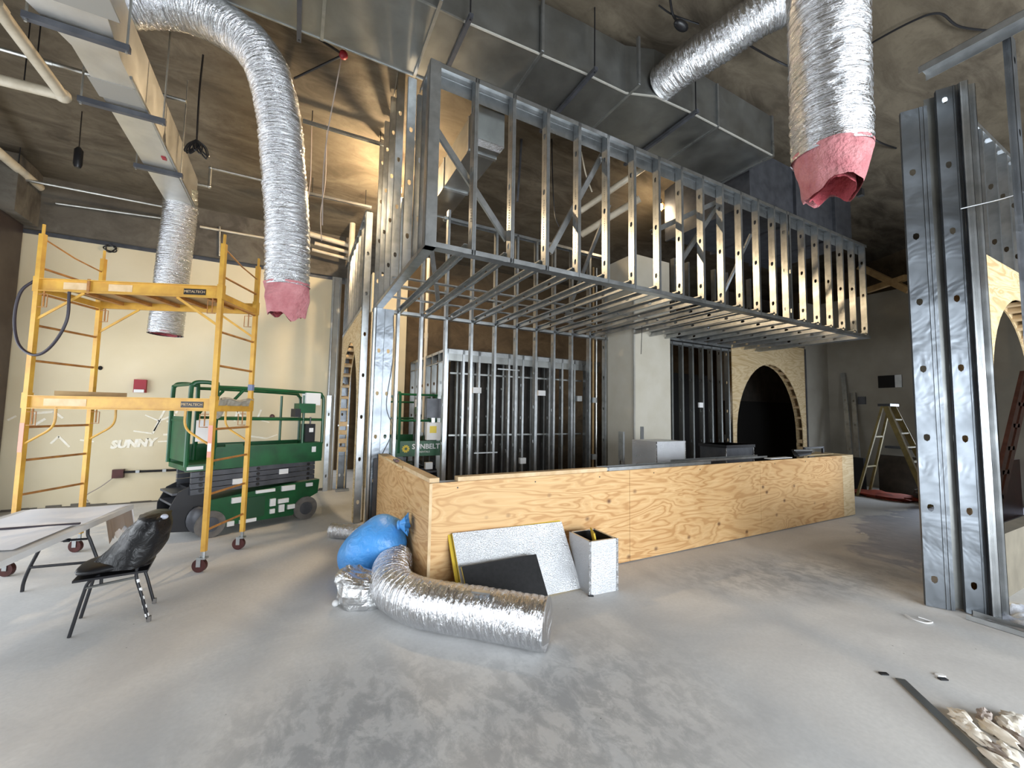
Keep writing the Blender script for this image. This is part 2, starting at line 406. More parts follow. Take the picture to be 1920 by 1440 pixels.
# dark crumbled strip along the foot of the cream wall
b = MB(); x = -4.2
while x < .5:
    l = random.uniform(.08, .3); b.box(x, x+l, 9.085, 9.1, 0, random.uniform(.015, .06)); x += l
b.build('broken_base_strip', CONCB, wb)
MB().box(-4.6, .56, 9.085, 9.1, 4.3, 4.36).build('wall_top_channel', DGRY, wb)
# spray painted words and scribbles on the cream wall
def wallpt(x, y): return on(x, y, 1, 9.094)
text('SUNNY', .17, wallpt(250, 832), (1, 0, .06), (0, 0, 1), SPRAY, wb, 'graffiti_word', .003, 'white spray painted word SUNNY', .12, .012)
def scribble(pts, wd=.028, nm='graffiti_stroke'):
    P = [wallpt(*p) for p in pts]; bb = MB()
    for p, q in zip(P, P[1:]): bb.bar(p, q, wd*random.uniform(.7, 1.3), .003, (0, 1, 0))
    bb.v = [V((p.x, 9.0985 if p.y > 9.094 else 9.0955, p.z)) for p in bb.v]
    bb.build(nm, SPRAY, wb)
for st in ([(250, 808), (286, 813), (300, 790), (272, 778)], [(288, 808), (318, 752)], [(300, 788), (328, 778)], [(312, 790), (336, 790)],
           [(322, 802), (344, 801)], [(296, 828), (340, 826)], [(306, 815), (345, 813)], [(95, 832), (110, 818), (130, 838)], [(38, 790), (60, 800), (85, 785)],
           [(330, 775), (336, 760), (350, 772)], [(490, 768), (482, 786), (505, 792)], [(440, 790), (445, 770), (455, 785)], [(60, 775), (100, 772), (118, 784)], [(150, 825), (176, 828)],
           [(14, 788), (30, 780)], [(470, 818), (500, 822), (520, 815)]):
    scribble(st)
# hole in the wall, red flush box
MB().ball(on(188, 690, 1, 9.09), .03, .006, .035, 8, 6).build('nick_in_wall', TEAR, wb)
MB().ball(on(510, 781, 1, 9.09), .045, .012, .045, 7, 6).build('maroon_knockout', MAROON, wb)
# joint lines in the drywall on the right of the cream wall
for px in (618, 630):
    p = on(px, 700, 1, 9.05); MB().box(p.x-.006, p.x+.006, 9.05, 9.062, 0, 4.3).build('joint_bead', GALV, bpy.data.objects['wall_back_edge'])
# square drywall pier behind the bar
pier = MB().box(5.42, 6.36, 5.5, 6.3, 0, 4.6).build('wall_pier', DRYW, kind=ST)
MB().box(5.405, 5.435, 5.485, 5.515, 0, 4.6).build('corner_bead', DRYG, pier)
b = MB().box(5.56, 5.64, 5.488, 5.5, .9, 1.4); b.build('slot_with_track', GALV, pier, label='bare steel channel in a slot of the pier')
# openings in the right-hand wall: register hole and switch box
def wr_pt(x, y): return on(x, y, 0, 12.19)
p, q = wr_pt(1646, 705), wr_pt(1692, 726)
MB().box(12.185, 12.2, q.y, p.y, q.z, p.z).build('vent_opening', TEAR, wr); MB().box(12.17, 12.19, q.y, q.y+.12, q.z, p.z).build('vent_sleeve', GALV, wr)
p, q = wr_pt(1609, 744), wr_pt(1624, 758)
MB().box(12.16, 12.2, q.y, p.y, q.z, p.z).build('switch_box', DGRY, wr)
# dark steel mullions and column at the left corner
lc = thing('corner_column', 'dark maroon steel column and mullions in the far left corner', 'column', (-4.0, 8.75, 0))
MB().box(-4.6, -3.86, 8.45, 9.02, 0, 4.4).build('column_casing', mat('dark_brown_grey_casing', S(74, 64, 60), .4, .2, S(56, 44, 42), 3), lc)
for x in (-3.99, -3.9): MB().cyl((x, 8.42, 0), (x, 8.42, 3.6), .022, 8).build('mullion_tube', MAROON, lc, True)
MB().box(-4.6, -3.8, 8.38, 8.42, 2.98, 3.05).build('cross_rail', GALV, lc)
MB().box(-4.6, -3.7, 8.4, 9.05, 4.4, 5.25).build('column_head', CONCB, lc)

# ================================================================== BAR COUNTER
YF = 3.47
CH = 1.0
bc = thing('bar_counter', 'long L-shaped bar front faced with knotty plywood sheets', 'bar counter', (4.5, 3.7, 0))
for x0, x1 in ((1.068, 3.325), (3.329, 5.745), (5.749, 8.0), (8.004, 8.37)):
    MB().box(x0, x1, YF-.019, YF, .012, CH).build('plywood_sheet', PLYP if x0 > 8 else PLY, bc)
MB().box(1.05, 1.068, YF-.019, 5.9, .012, CH).build('plywood_sheet', PLY, bc)
MB().box(1.045, 1.07, YF-.024, YF-.019, .012, CH).build('corner_edge', LUM, bc)
MB().box(8.352, 8.372, YF, YF+.55, .012, CH).build('plywood_sheet', PLYP, bc)
for x in [1.1+.61*i for i in range(12)]: stud(bc, (x, YF, .03), X, Z, CH-.06)
for y in [3.9+.61*i for i in range(4)]: stud(bc, (1.16, y, .03), Y, Z, CH-.06, lips=False)
track(bc, (1.07, YF+.096, 0), Z, X, 7.28); track(bc, (1.07, YF, CH), -Z, X, 2.0)
track(bc, (1.166, 3.57, CH), -Z, Y, 2.3)
# screws
for i in range(9):
    MB().cyl((1.3+.8*i, YF-.022, .95), (1.3+.8*i, YF-.019, .95), .007, 6).build('screw_head', BLKM, bc)
# loose lumber and steel on the counter top
def plank(label, p, q, wd, h, m=LUM, name='lumber_board', cat='board', group=None):
    return MB().bar(p, q, wd, h).build(name, m, label=label, cat=cat, group=group)
plank('pale lumber board lying along the front edge of the bar counter', (1.31, YF+.045, CH+.019), (3.02, YF+.045, CH+.019), .089, .038)
plank('short pale lumber board on the left return of the bar counter', (1.1, YF+.02, CH+.019), (1.09, 4.42, CH+.019), .089, .038)
plank('narrow strip of rough plywood on the far end of the left return', (1.1, 4.46, CH+.012), (1.1, 5.85, CH+.012), .12, .024, PLYP, 'plywood_strip')
MB().box(1.03, 1.07, 4.72, 4.86, CH+.038, CH+.062).build('maroon_block', MAROON, label='small maroon block on the left return of the counter', cat='block')
def utrack(label, x0, x1, y0, d, z):
    t = thing('steel_track', label, 'track', (x0, y0, z)); track(t, (x0, y0+d, z), Z, X, x1-x0, d, .032, 'channel'); return t
utrack('long steel track lying open side up on the bar counter', 3.0, 4.75, YF+.01, .15, CH+.002)
utrack('second steel track lying further right on the bar counter', 4.4, 6.3, YF+.2, .15, CH+.002)
MB().box(3.05, 4.6, YF+.005, YF+.012, CH+.0, CH+.036).build('angle_strip', GALV, label='bright steel angle strip along the counter front edge', cat='strip')
MB().box(6.15, 6.7, YF+.06, YF+.16, CH, CH+.012).build('white_card', WHT, label='flat white card on the right part of the counter', cat='card')
b = MB()
for k in range(5): b.bar((6.9+.03*k, YF+.1+.03*k, CH+.02+.018*k), (7.35-.02*k, YF+.16-.02*k, CH+.03+.018*k), .07, .02)
b.build('tool_bundle', BLK, label='dark bundle of tools near the right end of the counter', cat='tools')
b = MB().bar((7.62, YF+.35, CH), (7.62, YF+.35, CH+.1), .03, .03).bar((8.2, YF+.35, CH), (8.2, YF+.35, CH+.1), .03, .03).bar((7.6, YF+.35, CH+.1), (8.22, YF+.35, CH+.1), .03, .03)
b.build('black_bracket', BLKM, label='black U-shaped handle bracket at the right end of the counter', cat='bracket')
MB().box(7.5, 8.34, YF+.25, YF+.45, CH-.02, CH).build('counter_shelf', PLYP, bc)

# ================================================================== SOFFIT OVER THE BAR
ZB, ZT = 3.08, 4.83
so = thing('soffit_frame', 'large boxed steel stud soffit hanging above the bar', 'soffit', (5, 4.6, ZB))
track(so, (.95, YF+.096, ZB), Z, X, 8.3); track(so, (.95, YF, ZT), -Z, X, 8.3)
track(so, (.95, YF, ZB), Z, Y, 2.82); track(so, (1.046, YF+.1, ZT), -Z, Y, .3); MB().box(1.05, 9.2, YF+.097, YF+.1, ZT-.17, ZT).build('deep_flange', GALV, so)
track(so, (.95, 6.296, ZB), Z, X, 4.5); track(so, (6.3, 5.6, ZB), Z, X, 2.95)
track(so, (9.16, YF, ZB), Z, Y, 2.1)
fx = [1.385+.4085*i for i in range(20)]
for i, x in enumerate(fx): stud(so, (x, YF, ZB+.004), X, Z, ZT-ZB-.008, h0=.18 if i % 2 else .24, dots=True)
stud(so, (6.62, YF, ZB+.004), X, Z, ZT-ZB-.008, h0=.2, dots=True)
# corner post: two studs, one turned
stud(so, (1.045, YF-.004, ZB), Y, Z, ZT-ZB, d=.1, holes=False, name='corner_stud')
stud(so, (.945, YF+.01, ZB), X, Z, ZT-ZB, d=.1, holes=False, name='corner_stud')
stud(so, (1.05, YF+.25, ZB), Y, Z, ZT-ZB, d=.1, name='corner_stud')
# side studs standing on the left track; the rear group rises to the slab
for y, z1 in ((3.95, 4.83), (4.4, 5.36), (5.02, 5.95), (5.43, 5.86), (5.84, 5.78), (6.2, 5.72)):
    stud(so, (1.045, y, ZB+.004), Y, Z, z1-ZB, d=.092, name='side_stud', h0=.45)
track(so, (1.05, 5.0, 5.97), -Z, (0, .9825, -.186), 1.3, d=.1, name='slip_track')
# bottom joists
jx = [1.31+.4085*i for i in range(20)]
for x in jx: stud(so, (x+.041, YF+.004, ZB+.002), -X, Y, (2.8 if x < 5.4 else 2.1)-.01 if not 5.38 < x < 6.4 else 2.02, name='joist', h0=.5)
track(so, (.95, 4.9, ZB+.12), Z, X, 8.2, .04, .02, name='bridging'); track(so, (1.0, 5.8, ZB+.12), Z, X, 4.3, .04, .02, name='bridging')
# diagonal braces inside the box
def brace(p, q, nm='brace'):
    p, q = V(p), V(q); d = (q-p); L = d.length; d.normalize(); ex = Y
    ex = (Y-d*Y.dot(d)).normalized(); stud(so, p, ex, d, L, d=.06, fg=.032, holes=False, name=nm)
yb = YF+.13
for a, c in (((815, 245), (948, 452)), ((1140, 262), (1028, 470)), ((1364, 352), (1270, 495)), ((1362, 366), (1222, 430))):
    brace(on(*a, 1, yb), on(*c, 1, yb))
brace((1.1, 4.6, 4.78), (1.9, 6.1, 3.2)); brace((4.2, 4.8, 4.9), (4.3, 6.15, 3.3)); brace((6.9, 4.2, 4.8), (7.2, 5.4, 3.2))
# rear upper frame studs on the right of the pier
for x in [6.5+.41*i for i in range(7)]: stud(so, (x, 5.5, ZB+.05), X, Z, 1.6, name='rear_stud')

# ================================================================== STUD WALL BEHIND THE BAR
rw = thing('stud_wall', 'tall row of bare steel studs standing behind the bar', 'stud wall', (3.2, 6.25, 0))
for i, x in enumerate([1.30, 1.66, 2.06, 2.50, 2.93, 3.34, 3.74, 4.13, 4.53, 4.95, 5.34]):
    stud(rw, (x, 6.2, .004), X, Z, 4.76 if x > 2.2 else 4.9, h0=.45 if i % 2 else .5)
track(rw, (1.2, 6.296, 0), Z, X, 4.2); track(rw, (2.0, 6.2, 4.78), -Z, X, 3.4)
track(rw, (1.2, 6.31, 3.5), Z, X, 4.2, .1, .03, 'runner')
for x, z in ((1.86, .78), (3.52, .79), (4.72, 1.9), (5.08, .8), (5.08, 1.88)):
    bx_ = MB().box(x-.055, x+.055, 6.19, 6.26, z-.05, z+.05).build('outlet_box', WHT if x < 4 else GALV, rw)
for x0, z in ((2.6, .95), (3.0, 2.35)): MB().bar((x0, 6.2, z), (x0+.42, 6.2, z), .02, .02).build('box_bracket', GALV, rw)
# double post at the left end of the bar
bp = thing('steel_post', 'bright double steel stud post at the left end of the bar', 'post', (1.07, 6.05, 0))
for x in (.955, 1.085):
    stud(bp, (x+.125, 6.0, .02), Y, Z, 3.06, d=.125, name='stud', m=GALVP, h0=.62, dots=True)
stud(bp, (.93, 6.0, .02), X, Z, 3.06, d=.1, name='stud'); track(bp, (.92, 6.1, 0), Z, X, .36)
b = MB().tube(smooth_path([(1.2, 5.99, 3.0), (1.22, 5.985, 2.4), (1.15, 5.985, 1.7), (1.25, 5.985, 1.35), (1.12, 5.985, 1.0)], 8), .004, 5)
b.build('thin_wire', BLK, bp, True)
plank('narrow dark steel strip leaning where plywood meets the post', (1.02, 5.92, .02), (1.02, 5.92, .95), .02, .05, DGRY, 'steel_strip', 'strip')
# copper and conduit risers by the pier
for i, x in enumerate((5.16, 5.25, 5.33)):
    MB().cyl((x, 6.45, 0), (x, 6.45, 4.6), .02, 8).build('riser_pipe', LUMD if i == 1 else COND, smooth=True, label=('left dull steel riser pipe beside the pier', 'brownish riser pipe between two steel ones beside the pier', 'right steel riser pipe touching the pier side')[i], cat='pipe')

# ================================================================== INNER ROOM FRAME
ir = thing('inner_room_frame', 'low dark steel framed room seen behind the bar studs', 'framing', (3.8, 7.4, 0))
ZI = 2.7
track(ir, (2.24, 6.7, ZI), -Z, X, 3.4, .1, .08); track(ir, (2.24, 6.796, 0), Z, X, 3.4)
track(ir, (2.34, 6.7, ZI), -Z, Y, 2.4, .1, .05); track(ir, (2.24, 6.7, 0), Z, Y, 2.4); track(ir, (2.34, 6.7, ZI-.2), -Z, Y, 2.4, .1, .02)
MB().box(2.26, 5.6, 6.71, 6.78, ZI-.2, ZI-.03).build('header', GALVD, ir)
for x in [2.26+.3*i for i in range(11)]: stud(ir, (x, 6.7, .004), X, Z, ZI-.01)
for y in [7.05+.4*i for i in range(6)]: stud(ir, (2.33, y, .004), Y, Z, ZI-.01, m=GALVD)
for x in [2.6+.36*i for i in range(8)]: stud(ir, (x, 8.1, .004), X, Z, ZI-.01, m=GALVD)
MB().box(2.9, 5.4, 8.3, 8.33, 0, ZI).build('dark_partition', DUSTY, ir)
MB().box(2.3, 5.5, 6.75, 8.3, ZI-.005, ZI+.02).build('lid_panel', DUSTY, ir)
for x in (2.75, 4.1): MB().box(x, x+.16, 6.66, 6.7, 1.95, 2.05).build('outlet_box', WHT, ir)
for z in (1.2, 2.3): MB().bar((2.4, 6.9, z), (5.3, 6.9, z), .03, .03).build('bridging', GALVD, ir)

# ================================================================== ARCH FORMS
def arch_panel(parent, org, ux, nrm, Wd, H, x0, x1, zs, rise, th, m, name='plywood_arch'):
    """plywood sheet Wd x H with an arched opening x0..x1 springing at zs"""
    org, ux, nrm = V(org), V(ux), V(nrm); b = MB()
    def P(u, z): return org+ux*u+Z*z
    def seg(u0, u1, za, zb, zc, zd):  # quad column from (u0,za)-(u1,zb) up to (u1,zc),(u0,zd)
        b.prism([P(u0, za), P(u1, zb), P(u1, zc), P(u0, zd)], nrm*th)
    seg(0, x0, 0, 0, H, H)
    if x1 < Wd: seg(x1, Wd, 0, 0, H, H)
    n = 20; cx = (x0+x1)/2; a = (x1-x0)/2
    pts = [(cx-a*math.cos(math.pi*i/n), zs+rise*math.sin(math.pi*i/n)) for i in range(n+1)]
    for (u0, z0), (u1, z1) in zip(pts, pts[1:]): seg(u0, u1, z0, z1, H, H)
    b.build(name, m, parent); return P
def arch_blocks(parent, P, nrm, depth, x0, x1, zs, rise, side, n=12, low=True):
    cx = (x0+x1)/2; a = (x1-x0)/2; rng = range(n+1)
    for i in rng:
        th = math.pi*(i+.5)/(2*n+1) if side == 0 else math.pi-math.pi*(i+.5)/(2*n+1)
        u, z = cx-a*math.cos(th), zs+rise*math.sin(th)
        t = (V((1, 0, 0))*0)
        ux = (P(1, 0)-P(0, 0)); rad = (ux*(-a*math.cos(th)/1)+Z*(rise*math.sin(th))).normalized()
        tan = rad.cross(nrm).normalized(); c = P(u, z)+nrm*depth/2+rad*.03
        MB().obox(c, V(nrm)*(depth/2-.002), tan*.022, rad*.03).build('wood_block', LUM, parent)
    if low:
        for z in [zs-.17*k for k in range(1, 5)]:
            u = x0-.03 if side == 0 else x1+.03
            MB().obox(P(u, z)+V(nrm)*depth/2, V(nrm)*(depth/2-.002), Z*.045, (P(1, 0)-P(0, 0))*.03).build('wood_block', LUM, parent)
# left arch wall, running away from the camera behind the post
la = thing('arch_wall', 'steel stud wall with plywood arch beyond the left post', 'arch wall', (.85, 7.7, 0))
PL = arch_panel(la, (.8, 6.35, 0), Y, X, 2.7, 3.1, .1, 2.55, 1.5, 1.3, .012, PLYP)
arch_panel(la, (.94, 6.35, 0), Y, X, 2.7, 3.1, .1, 2.55, 1.5, 1.3, .012, PLYP)
arch_blocks(la, PL, X, .15, .1, 2.55, 1.5, 1.3, 1, 8)
for y in [6.4+.33*i for i in range(9)]: stud(la, (.9, y, 3.12), Y, Z, 1.5)
track(la, (.8, 6.35, 3.1), Z, Y, 2.7); track(la, (.9, 6.35, 4.64), -Z, Y, 2.7)
for x in (.9, .99): stud(la, (x, 8.98, .004), Y, Z, 3.0, m=GALVP)
stud(la, (.905, 6.3, 0), Y, Z, 4.6); track(la, (.78, 8.9, 0), Z, X, .25)
MB().bar((.78, 8.95, 1.3), (.98, 8.95, 1.3), .03, .03).build('cross_tie', GALV, la)
stud(la, (.64, 8.98, 0), Y, Z, 1.9, d=.08, name='jamb_stud')
# wall on the right of the pier with the big arch
ca = thing('arch_wall', 'dark stud wall with wide plywood arch right of the pier', 'arch wall', (8.7, 5.6, 0))
for i, x in enumerate([6.42, 6.72, 7.02, 7.32, 7.6, 7.9, 8.15]): stud(ca, (x, 5.52, .004), X, Z, 3.05, m=GALVD, h0=.5)
PC = arch_panel(ca, (8.25, 5.5, 0), X, Y, 2.85, 3.32, .12, 2.68, 1.2, 1.62, .015, PLYP)
arch_panel(ca, (8.25, 5.64, 0), X, Y, 2.85, 3.32, .12, 2.68, 1.2, 1.62, .015, PLYP)
arch_blocks(ca, PC, Y, .155, .12, 2.68, 1.2, 1.62, 1, 9)
track(ca, (6.4, 5.52, 3.06), -Z, X, 2.0); track(ca, (6.4, 5.62, 0), Z, X, 4.7)
stud(ca, (11.1, 5.48, 0), X, Z, 3.3, m=DGRY, holes=False, name='jamb_stud')
MB().box(7.18, 7.3, 5.5, 5.53, 1.78, 1.88).build('outlet_box', WHT, ca)
# dark doors and partition beyond the arch
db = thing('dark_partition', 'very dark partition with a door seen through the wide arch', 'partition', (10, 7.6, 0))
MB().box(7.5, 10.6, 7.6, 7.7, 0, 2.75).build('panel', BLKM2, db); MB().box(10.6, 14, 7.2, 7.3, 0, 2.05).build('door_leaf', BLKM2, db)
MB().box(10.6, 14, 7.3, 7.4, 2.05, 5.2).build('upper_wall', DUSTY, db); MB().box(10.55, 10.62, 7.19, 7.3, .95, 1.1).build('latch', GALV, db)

# ================================================================== RIGHT FOREGROUND STEEL CORNER
rc = thing('steel_corner_post', 'heavy bright cluster of wide steel studs at right foreground', 'post', (5.0, 1.35, 0))
a_ = V((.075, -.125, 0)).normalized()      # direction of the faces seen, slightly turned
nrm = V((a_.y, -a_.x, 0))                  # facing the camera side
def wide(org, L, d, nm='stud'):
    return stud(rc, V(org)+a_*d, ex_, Z, L, d=d, fg=.05, name=nm, m=GALVP, h0=.235)   # web faces the camera side
p0 = V((4.92, 1.545, .006))
ex_ = Z.cross(a_)
wide(p0, 4.5, .125)
for k in range(4): MB().obox(p0+a_*(.133+.014*k)+ex_*(.006 if k % 2 else .0)+Z*2.25, a_*.006, ex_*.006, Z*2.25).build('flange_rib', GALVP, rc)
MB().obox(p0+a_*.215+ex_*.07+Z*2.3, a_*.035, ex_*.003, Z*2.3).build('recessed_web', GALVD, rc)
wide(p0+a_*.245, 4.62, .11)
for k in range(3): MB().obox(p0+a_*(.358+.015*k)+ex_*(.006 if k % 2 else .0)+Z*2.31, a_*.006, ex_*.006, Z*2.31).build('flange_rib', GALVP, rc)
stud(rc, p0+a_*.43+ex_*.06, -a_, Z, 4.6, d=.12, fg=.05, m=GALV, h0=.235)
stud(rc, p0+a_*.50+ex_*.12, -a_, Z, 4.6, d=.1, fg=.05, m=GALV, h0=.235)
rwl = thing('stud_wall', 'steel stud wall running towards the camera at right edge', 'stud wall', (5.0, .2, 0))
track(rwl, (4.9, -2.6, 0), Z, Y, 3.9, .16, .04); track(rwl, (4.88, -2.6, 4.72), -Z, Y, 3.95, .16, .06)
for y in (.86, .25, -.36, -.97, -1.58): stud(rwl, (5.03, y, .004), Y, Z, 4.7, d=.12, fg=.045, m=GALVP, name='stud', h0=.235)
b = MB().tube(smooth_path([(4.95, 1.2, 3.42), (4.95, .9, 3.4), (4.98, .6, 3.46)], 6), .006, 6); b.build('bridging_bar', GALV, rwl)
# arch wall going right from the corner post
ra = thing('arch_wall', 'plywood arch form behind the right foreground steel post', 'arch wall', (6.8, 1.3, 0))
PR = arch_panel(ra, (5.3, 1.25, 0), X, Y, 3.0, 3.2, .43, 2.6, 1.9, 1.0, .014, PLYP)
arch_panel(ra, (5.3, 1.42, 0), X, Y, 3.0, 3.2, .43, 2.6, 1.9, 1.0, .014, PLYP)
arch_blocks(ra, PR, Y, .18, .43, 2.6, 1.9, 1.0, 1, 9); arch_blocks(ra, PR, Y, .18, .43, 2.6, 1.9, 1.0, 0, 9)
for x in [5.3+.4*i for i in range(8)]: stud(ra, (x, 1.3, 3.22), X, Z, 1.4)
track(ra, (5.25, 1.4, 3.2), Z, X, 3.0); track(ra, (5.25, 1.3, 4.65), -Z, X, 3.0)
MB().box(5.62, 8.3, 1.275, 1.41, 0, .57).build('knee_wall', mat('dusty_beige_board', S(128, 121, 106), .9, 0, S(112, 105, 92), 4), ra)
for k, z in enumerate((.6, .68, .78)): MB().box(5.45, 6.1, 1.44+.02*k, 1.56+.02*k, z, z+.05).build('sill_board', BROWN if k else DGRY, ra)
# ================================================================== DUCTS
md = thing('main_duct', 'big galvanised rectangular duct running above the soffit', 'duct', (2.5, 3.9, 5.4))
fe = [(-2.6, 3.56), (1.27, 3.53), (2.68, 3.45), (3.27, 3.44), (3.61, 3.31), (4.24, 3.28), (5.95, 3.28)]
b = MB()
poly = fe+[(5.9, 4.4), (-2.6, 4.42)]
n = len(poly); b.add([(x, y, 5.4) for x, y in poly]+[(x, y, 6.0) for x, y in poly], [tuple(range(n)), tuple(range(2*n-1, n-1, -1))]+[(i, i+n, (i+1) % n+n, (i+1) % n) for i in range(n)])
b.build('duct_body', GALVD, md); SEAL = mat('duct_sealant', S(172, 170, 162), .6)
for p, q in zip(fe, fe[1:]): MB().bar((p[0], p[1]-.004, 5.4), (q[0], q[1]-.004, 5.4), .016, .016).build('edge_seal', SEAL if p[0] > 1 else GALV, md)
MB().bar((-2.6, 4.42, 5.4), (5.9, 4.4, 5.4), .014, .014).build('edge_seal', GALV, md)
for x in (-1.2, .05, 1.0, 2.1, 3.3, 4.7):
    yf = min(3.56, 3.56 if x < 1 else 3.46 if x < 3 else 3.29)
    MB().box(x, x+.03, yf-.03, 4.42, 5.388, 5.4).build('drive_seam', GALV, md); MB().box(x, x+.03, yf-.035, yf, 5.4, 5.98).build('drive_seam', GALV, md)
MB().box(5.93, 5.97, 3.26, 4.42, 5.38, 6.0).build('end_flange', GALV, md)
for x, y0, y1 in ((1.3, 3.4, 4.45), (2.72, 3.3, 4.45), (4.21, 3.18, 4.45), (-.14, 3.45, 4.5)):
    h = MB().box(x-.02, x+.02, y0, y1, 5.345, 5.386).build('strut_hanger', DGRY, md)
    for y in (y0+.03, y1-.03): MB().cyl((x, y, 5.34), (x, y, 6.1), .008, 6).build('threaded_rod', BLKM, h)
d2 = thing('unlit_ceiling_box', 'added dark box for the unlit ceiling above the right soffit', 'duct', (7.4, 4.4, 4.95))
MB().box(6.1, 9.4, 3.75, 5.3, 4.95, 5.9).build('duct_body', DGRY, d2)  # dark box added where the ceiling and duct end are only unlit
for x in (6.1, 7.4, 8.7): MB().box(x-.02, x+.02, 3.7, 5.35, 4.92, 5.95).build('flange', DGRY, d2)
for x in (6.4, 9.0): MB().cyl((x, 4.5, 5.9), (x, 4.5, 6.1), .01, 6).build('hanger_rod', BLKM, d2)
ld = thing('branch_duct', 'pale rectangular branch duct crossing the upper left ceiling', 'duct', (-1.6, 5, 4.5))
sec = [(2.6, -2.35, -1.2), (3.3, -2.1, -1.3), (4.4, -1.72, -1.42), (7.4, -1.74, -1.44)]
b = MB(); vs = []
for y, a, c in sec: vs += [(a, y, 4.5), (c, y, 4.5), (c, y, 5.0), (a, y, 5.0)]
fs = [(0, 1, 2, 3), (15, 14, 13, 12)]
for i in range(3):
    o = i*4; fs += [(o+k, o+4+k, o+4+(k+1) % 4, o+(k+1) % 4) for k in range(4)]
DUCTW = m_galv('pale_dusty_duct', (.74, .73, .69, 1), .36, .5, 2, .95)
b.add(vs, fs).build('duct_body', DUCTW, ld)
for y, wd in ((3.75, .2), (4.75, .26)):
    MB().box(-1.97 if y < 4 else -1.745, -1.3 if y < 4 else -1.405, y, y+wd, 4.494, 4.51).build('joint_band', mat('grey_joint_tape', S(150, 147, 140), .5, .3), ld)
MB().box(-1.42, -1.405, 4.6, 7.4, 4.49, 4.52).build('edge_seam', GALV, ld); MB().box(-1.5, -1.46, 5.9, 5.97, 4.49, 4.5).build('red_tag', RED, ld)
for y, x0, x1 in ((4.15, -1.9, -1.3), (5.08, -1.92, -1.28), (6.2, -1.82, -1.36)):
    h = MB().box(x0, x1, y, y+.045, 4.44, 4.49).build('strut_hanger', DGRY, ld)
    for x in (x0+.02, x1-.02): MB().cyl((x, y+.02, 4.42), (x, y+.02, 6.05-max(0, (y-4.4)*.19)), .009, 6).build('threaded_rod', COND, h)
rd = thing('branch_duct', 'sloping rectangular duct seen through the left soffit studs', 'duct', (2, 5, 5))
MB().box(1.83, 2.21, 4.5, 7.6, 5.0, 5.45).build('duct_body', GALVD, rd)
for y in (4.75, 5.75, 6.7): MB().box(1.815, 2.225, y, y+.05, 4.985, 5.46).build('flange', GALV, rd)
MB().box(1.83, 2.21, 4.49, 4.62, 4.994, 5.004).build('foil_tape', FOIL, rd)
for y in (5.2, 6.9): MB().cyl((2.02, y, 5.45), (2.02, y, 6.0-max(0, (y-4.4)*.19)), .01, 6).build('hanger_rod', BLKM, rd)

def flex(label, pts, r, pink=None, seed=1, name='flexible_duct', closed=False, step=.011, amp=.045, n=52, rr=None):
    path = smooth_path(pts, 14); res = [path[0]]
    for p in path[1:]:
        while (p-res[-1]).length > step: res.append(res[-1]+(p-res[-1]).normalized()*step)
    N = len(res); t = thing(name, label, 'flexible duct', tuple(V((res[-1].x, res[-1].y, min(p.z for p in res)-r if closed else min(p.z for p in res)))))
    def rf(i, th, q, p):
        s = i*step
        rip = math.sin(s*2*math.pi/.052+.6*math.sin(3*th+seed))
        nz = noise.noise(V((math.cos(th)*2.2, math.sin(th)*2.2, s*9+seed*7)))
        nz2 = noise.noise(V((math.cos(th)*6, math.sin(th)*6, s*38+seed*3)))
        k = (rr(i/(N-1)) if rr else 1)
        return q*k*(1+amp*.55*rip+amp*.9*nz+amp*.6*nz2)
    b = MB().tube(res, r, n, closed, rf); jk = b.build('foil_jacket', FLEX, t, True)
    uvl = jk.data.uv_layers.new(name='UVMap').data; k0 = n
    for pl in jk.data.polygons:
        ks = [(vi % n, vi//n) for vi in pl.vertices]; wrap = max(k for k, _ in ks)-min(k for k, _ in ks) > n//2 and len(ks) == 4
        for li, (k, i) in zip(pl.loop_indices, ks): uvl[li].uv = ((k+(n if wrap and k == 0 else 0))/n, i*step+seed*3.7)
    if not closed:
        MB().tube(res[-60:], r*.93, 24, False).build('liner', BLKM2, t, True)
    if pink:
        d = (res[-1]-res[-4]).normalized(); a = d.orthogonal().normalized(); c = d.cross(a); e = res[-1]-d*.03
        def skirt(sc0, inner):
            def fn(u, v):
                th = 2*math.pi*u
                lump = 1+.10*noise.noise(V((math.cos(th)*2, math.sin(th)*2, v*3+seed)))+.07*math.sin(2*th+seed)*v
                ln = pink*(1+.28*noise.noise(V((math.cos(th)*1.5, math.sin(th)*1.5, seed*3))))
                q = r*sc0*lump*(1.03-.08*v*v if not inner else 1-.3*v)
                k = v*ln if not inner else ln*(1-v*.75)
                return e+d*k+(a*math.cos(th)+c*math.sin(th)*(1-.25*v if not inner else .72+.1*v))*q
            return MB().grid(fn, 32, 8, True)
        skirt(.97, False).build('insulation', PINK, t, True); skirt(.74, True).build('insulation_inside', PINKD, t, True)
    return t
flex('long silver flexible duct dropping from upper left, pink insulation at end', [(-1.62, 4.75, 5.25), (-1.154, 4.62, 5.33), (-.76, 4.43, 5.17), (-.44, 4.28, 4.88), (-.275, 4.23, 4.4), (-.19, 4.236, 3.78), (-.14, 4.25, 3.28), (-.115, 4.28, 2.74)], .185, .3, 1)
flex('thick silver flexible duct hanging at upper right, pink insulation at end', [(2.78, 1.18, 5.7), (2.8, 1.19, 4.9), (2.815, 1.2, 4.22), (2.845, 1.22, 3.72), (2.885, 1.24, 3.24)], .205, .26, 2)
flex('short slanting silver flexible duct joined to the big duct face', [(4.55, 1.7, 5.85), (4.05, 2.2, 5.72), (3.85, 2.65, 5.62), (3.74, 3.0, 5.6), (3.72, 3.32, 5.6)], .2, None, 3)
p4 = on(345, 405, 1, 7.3)
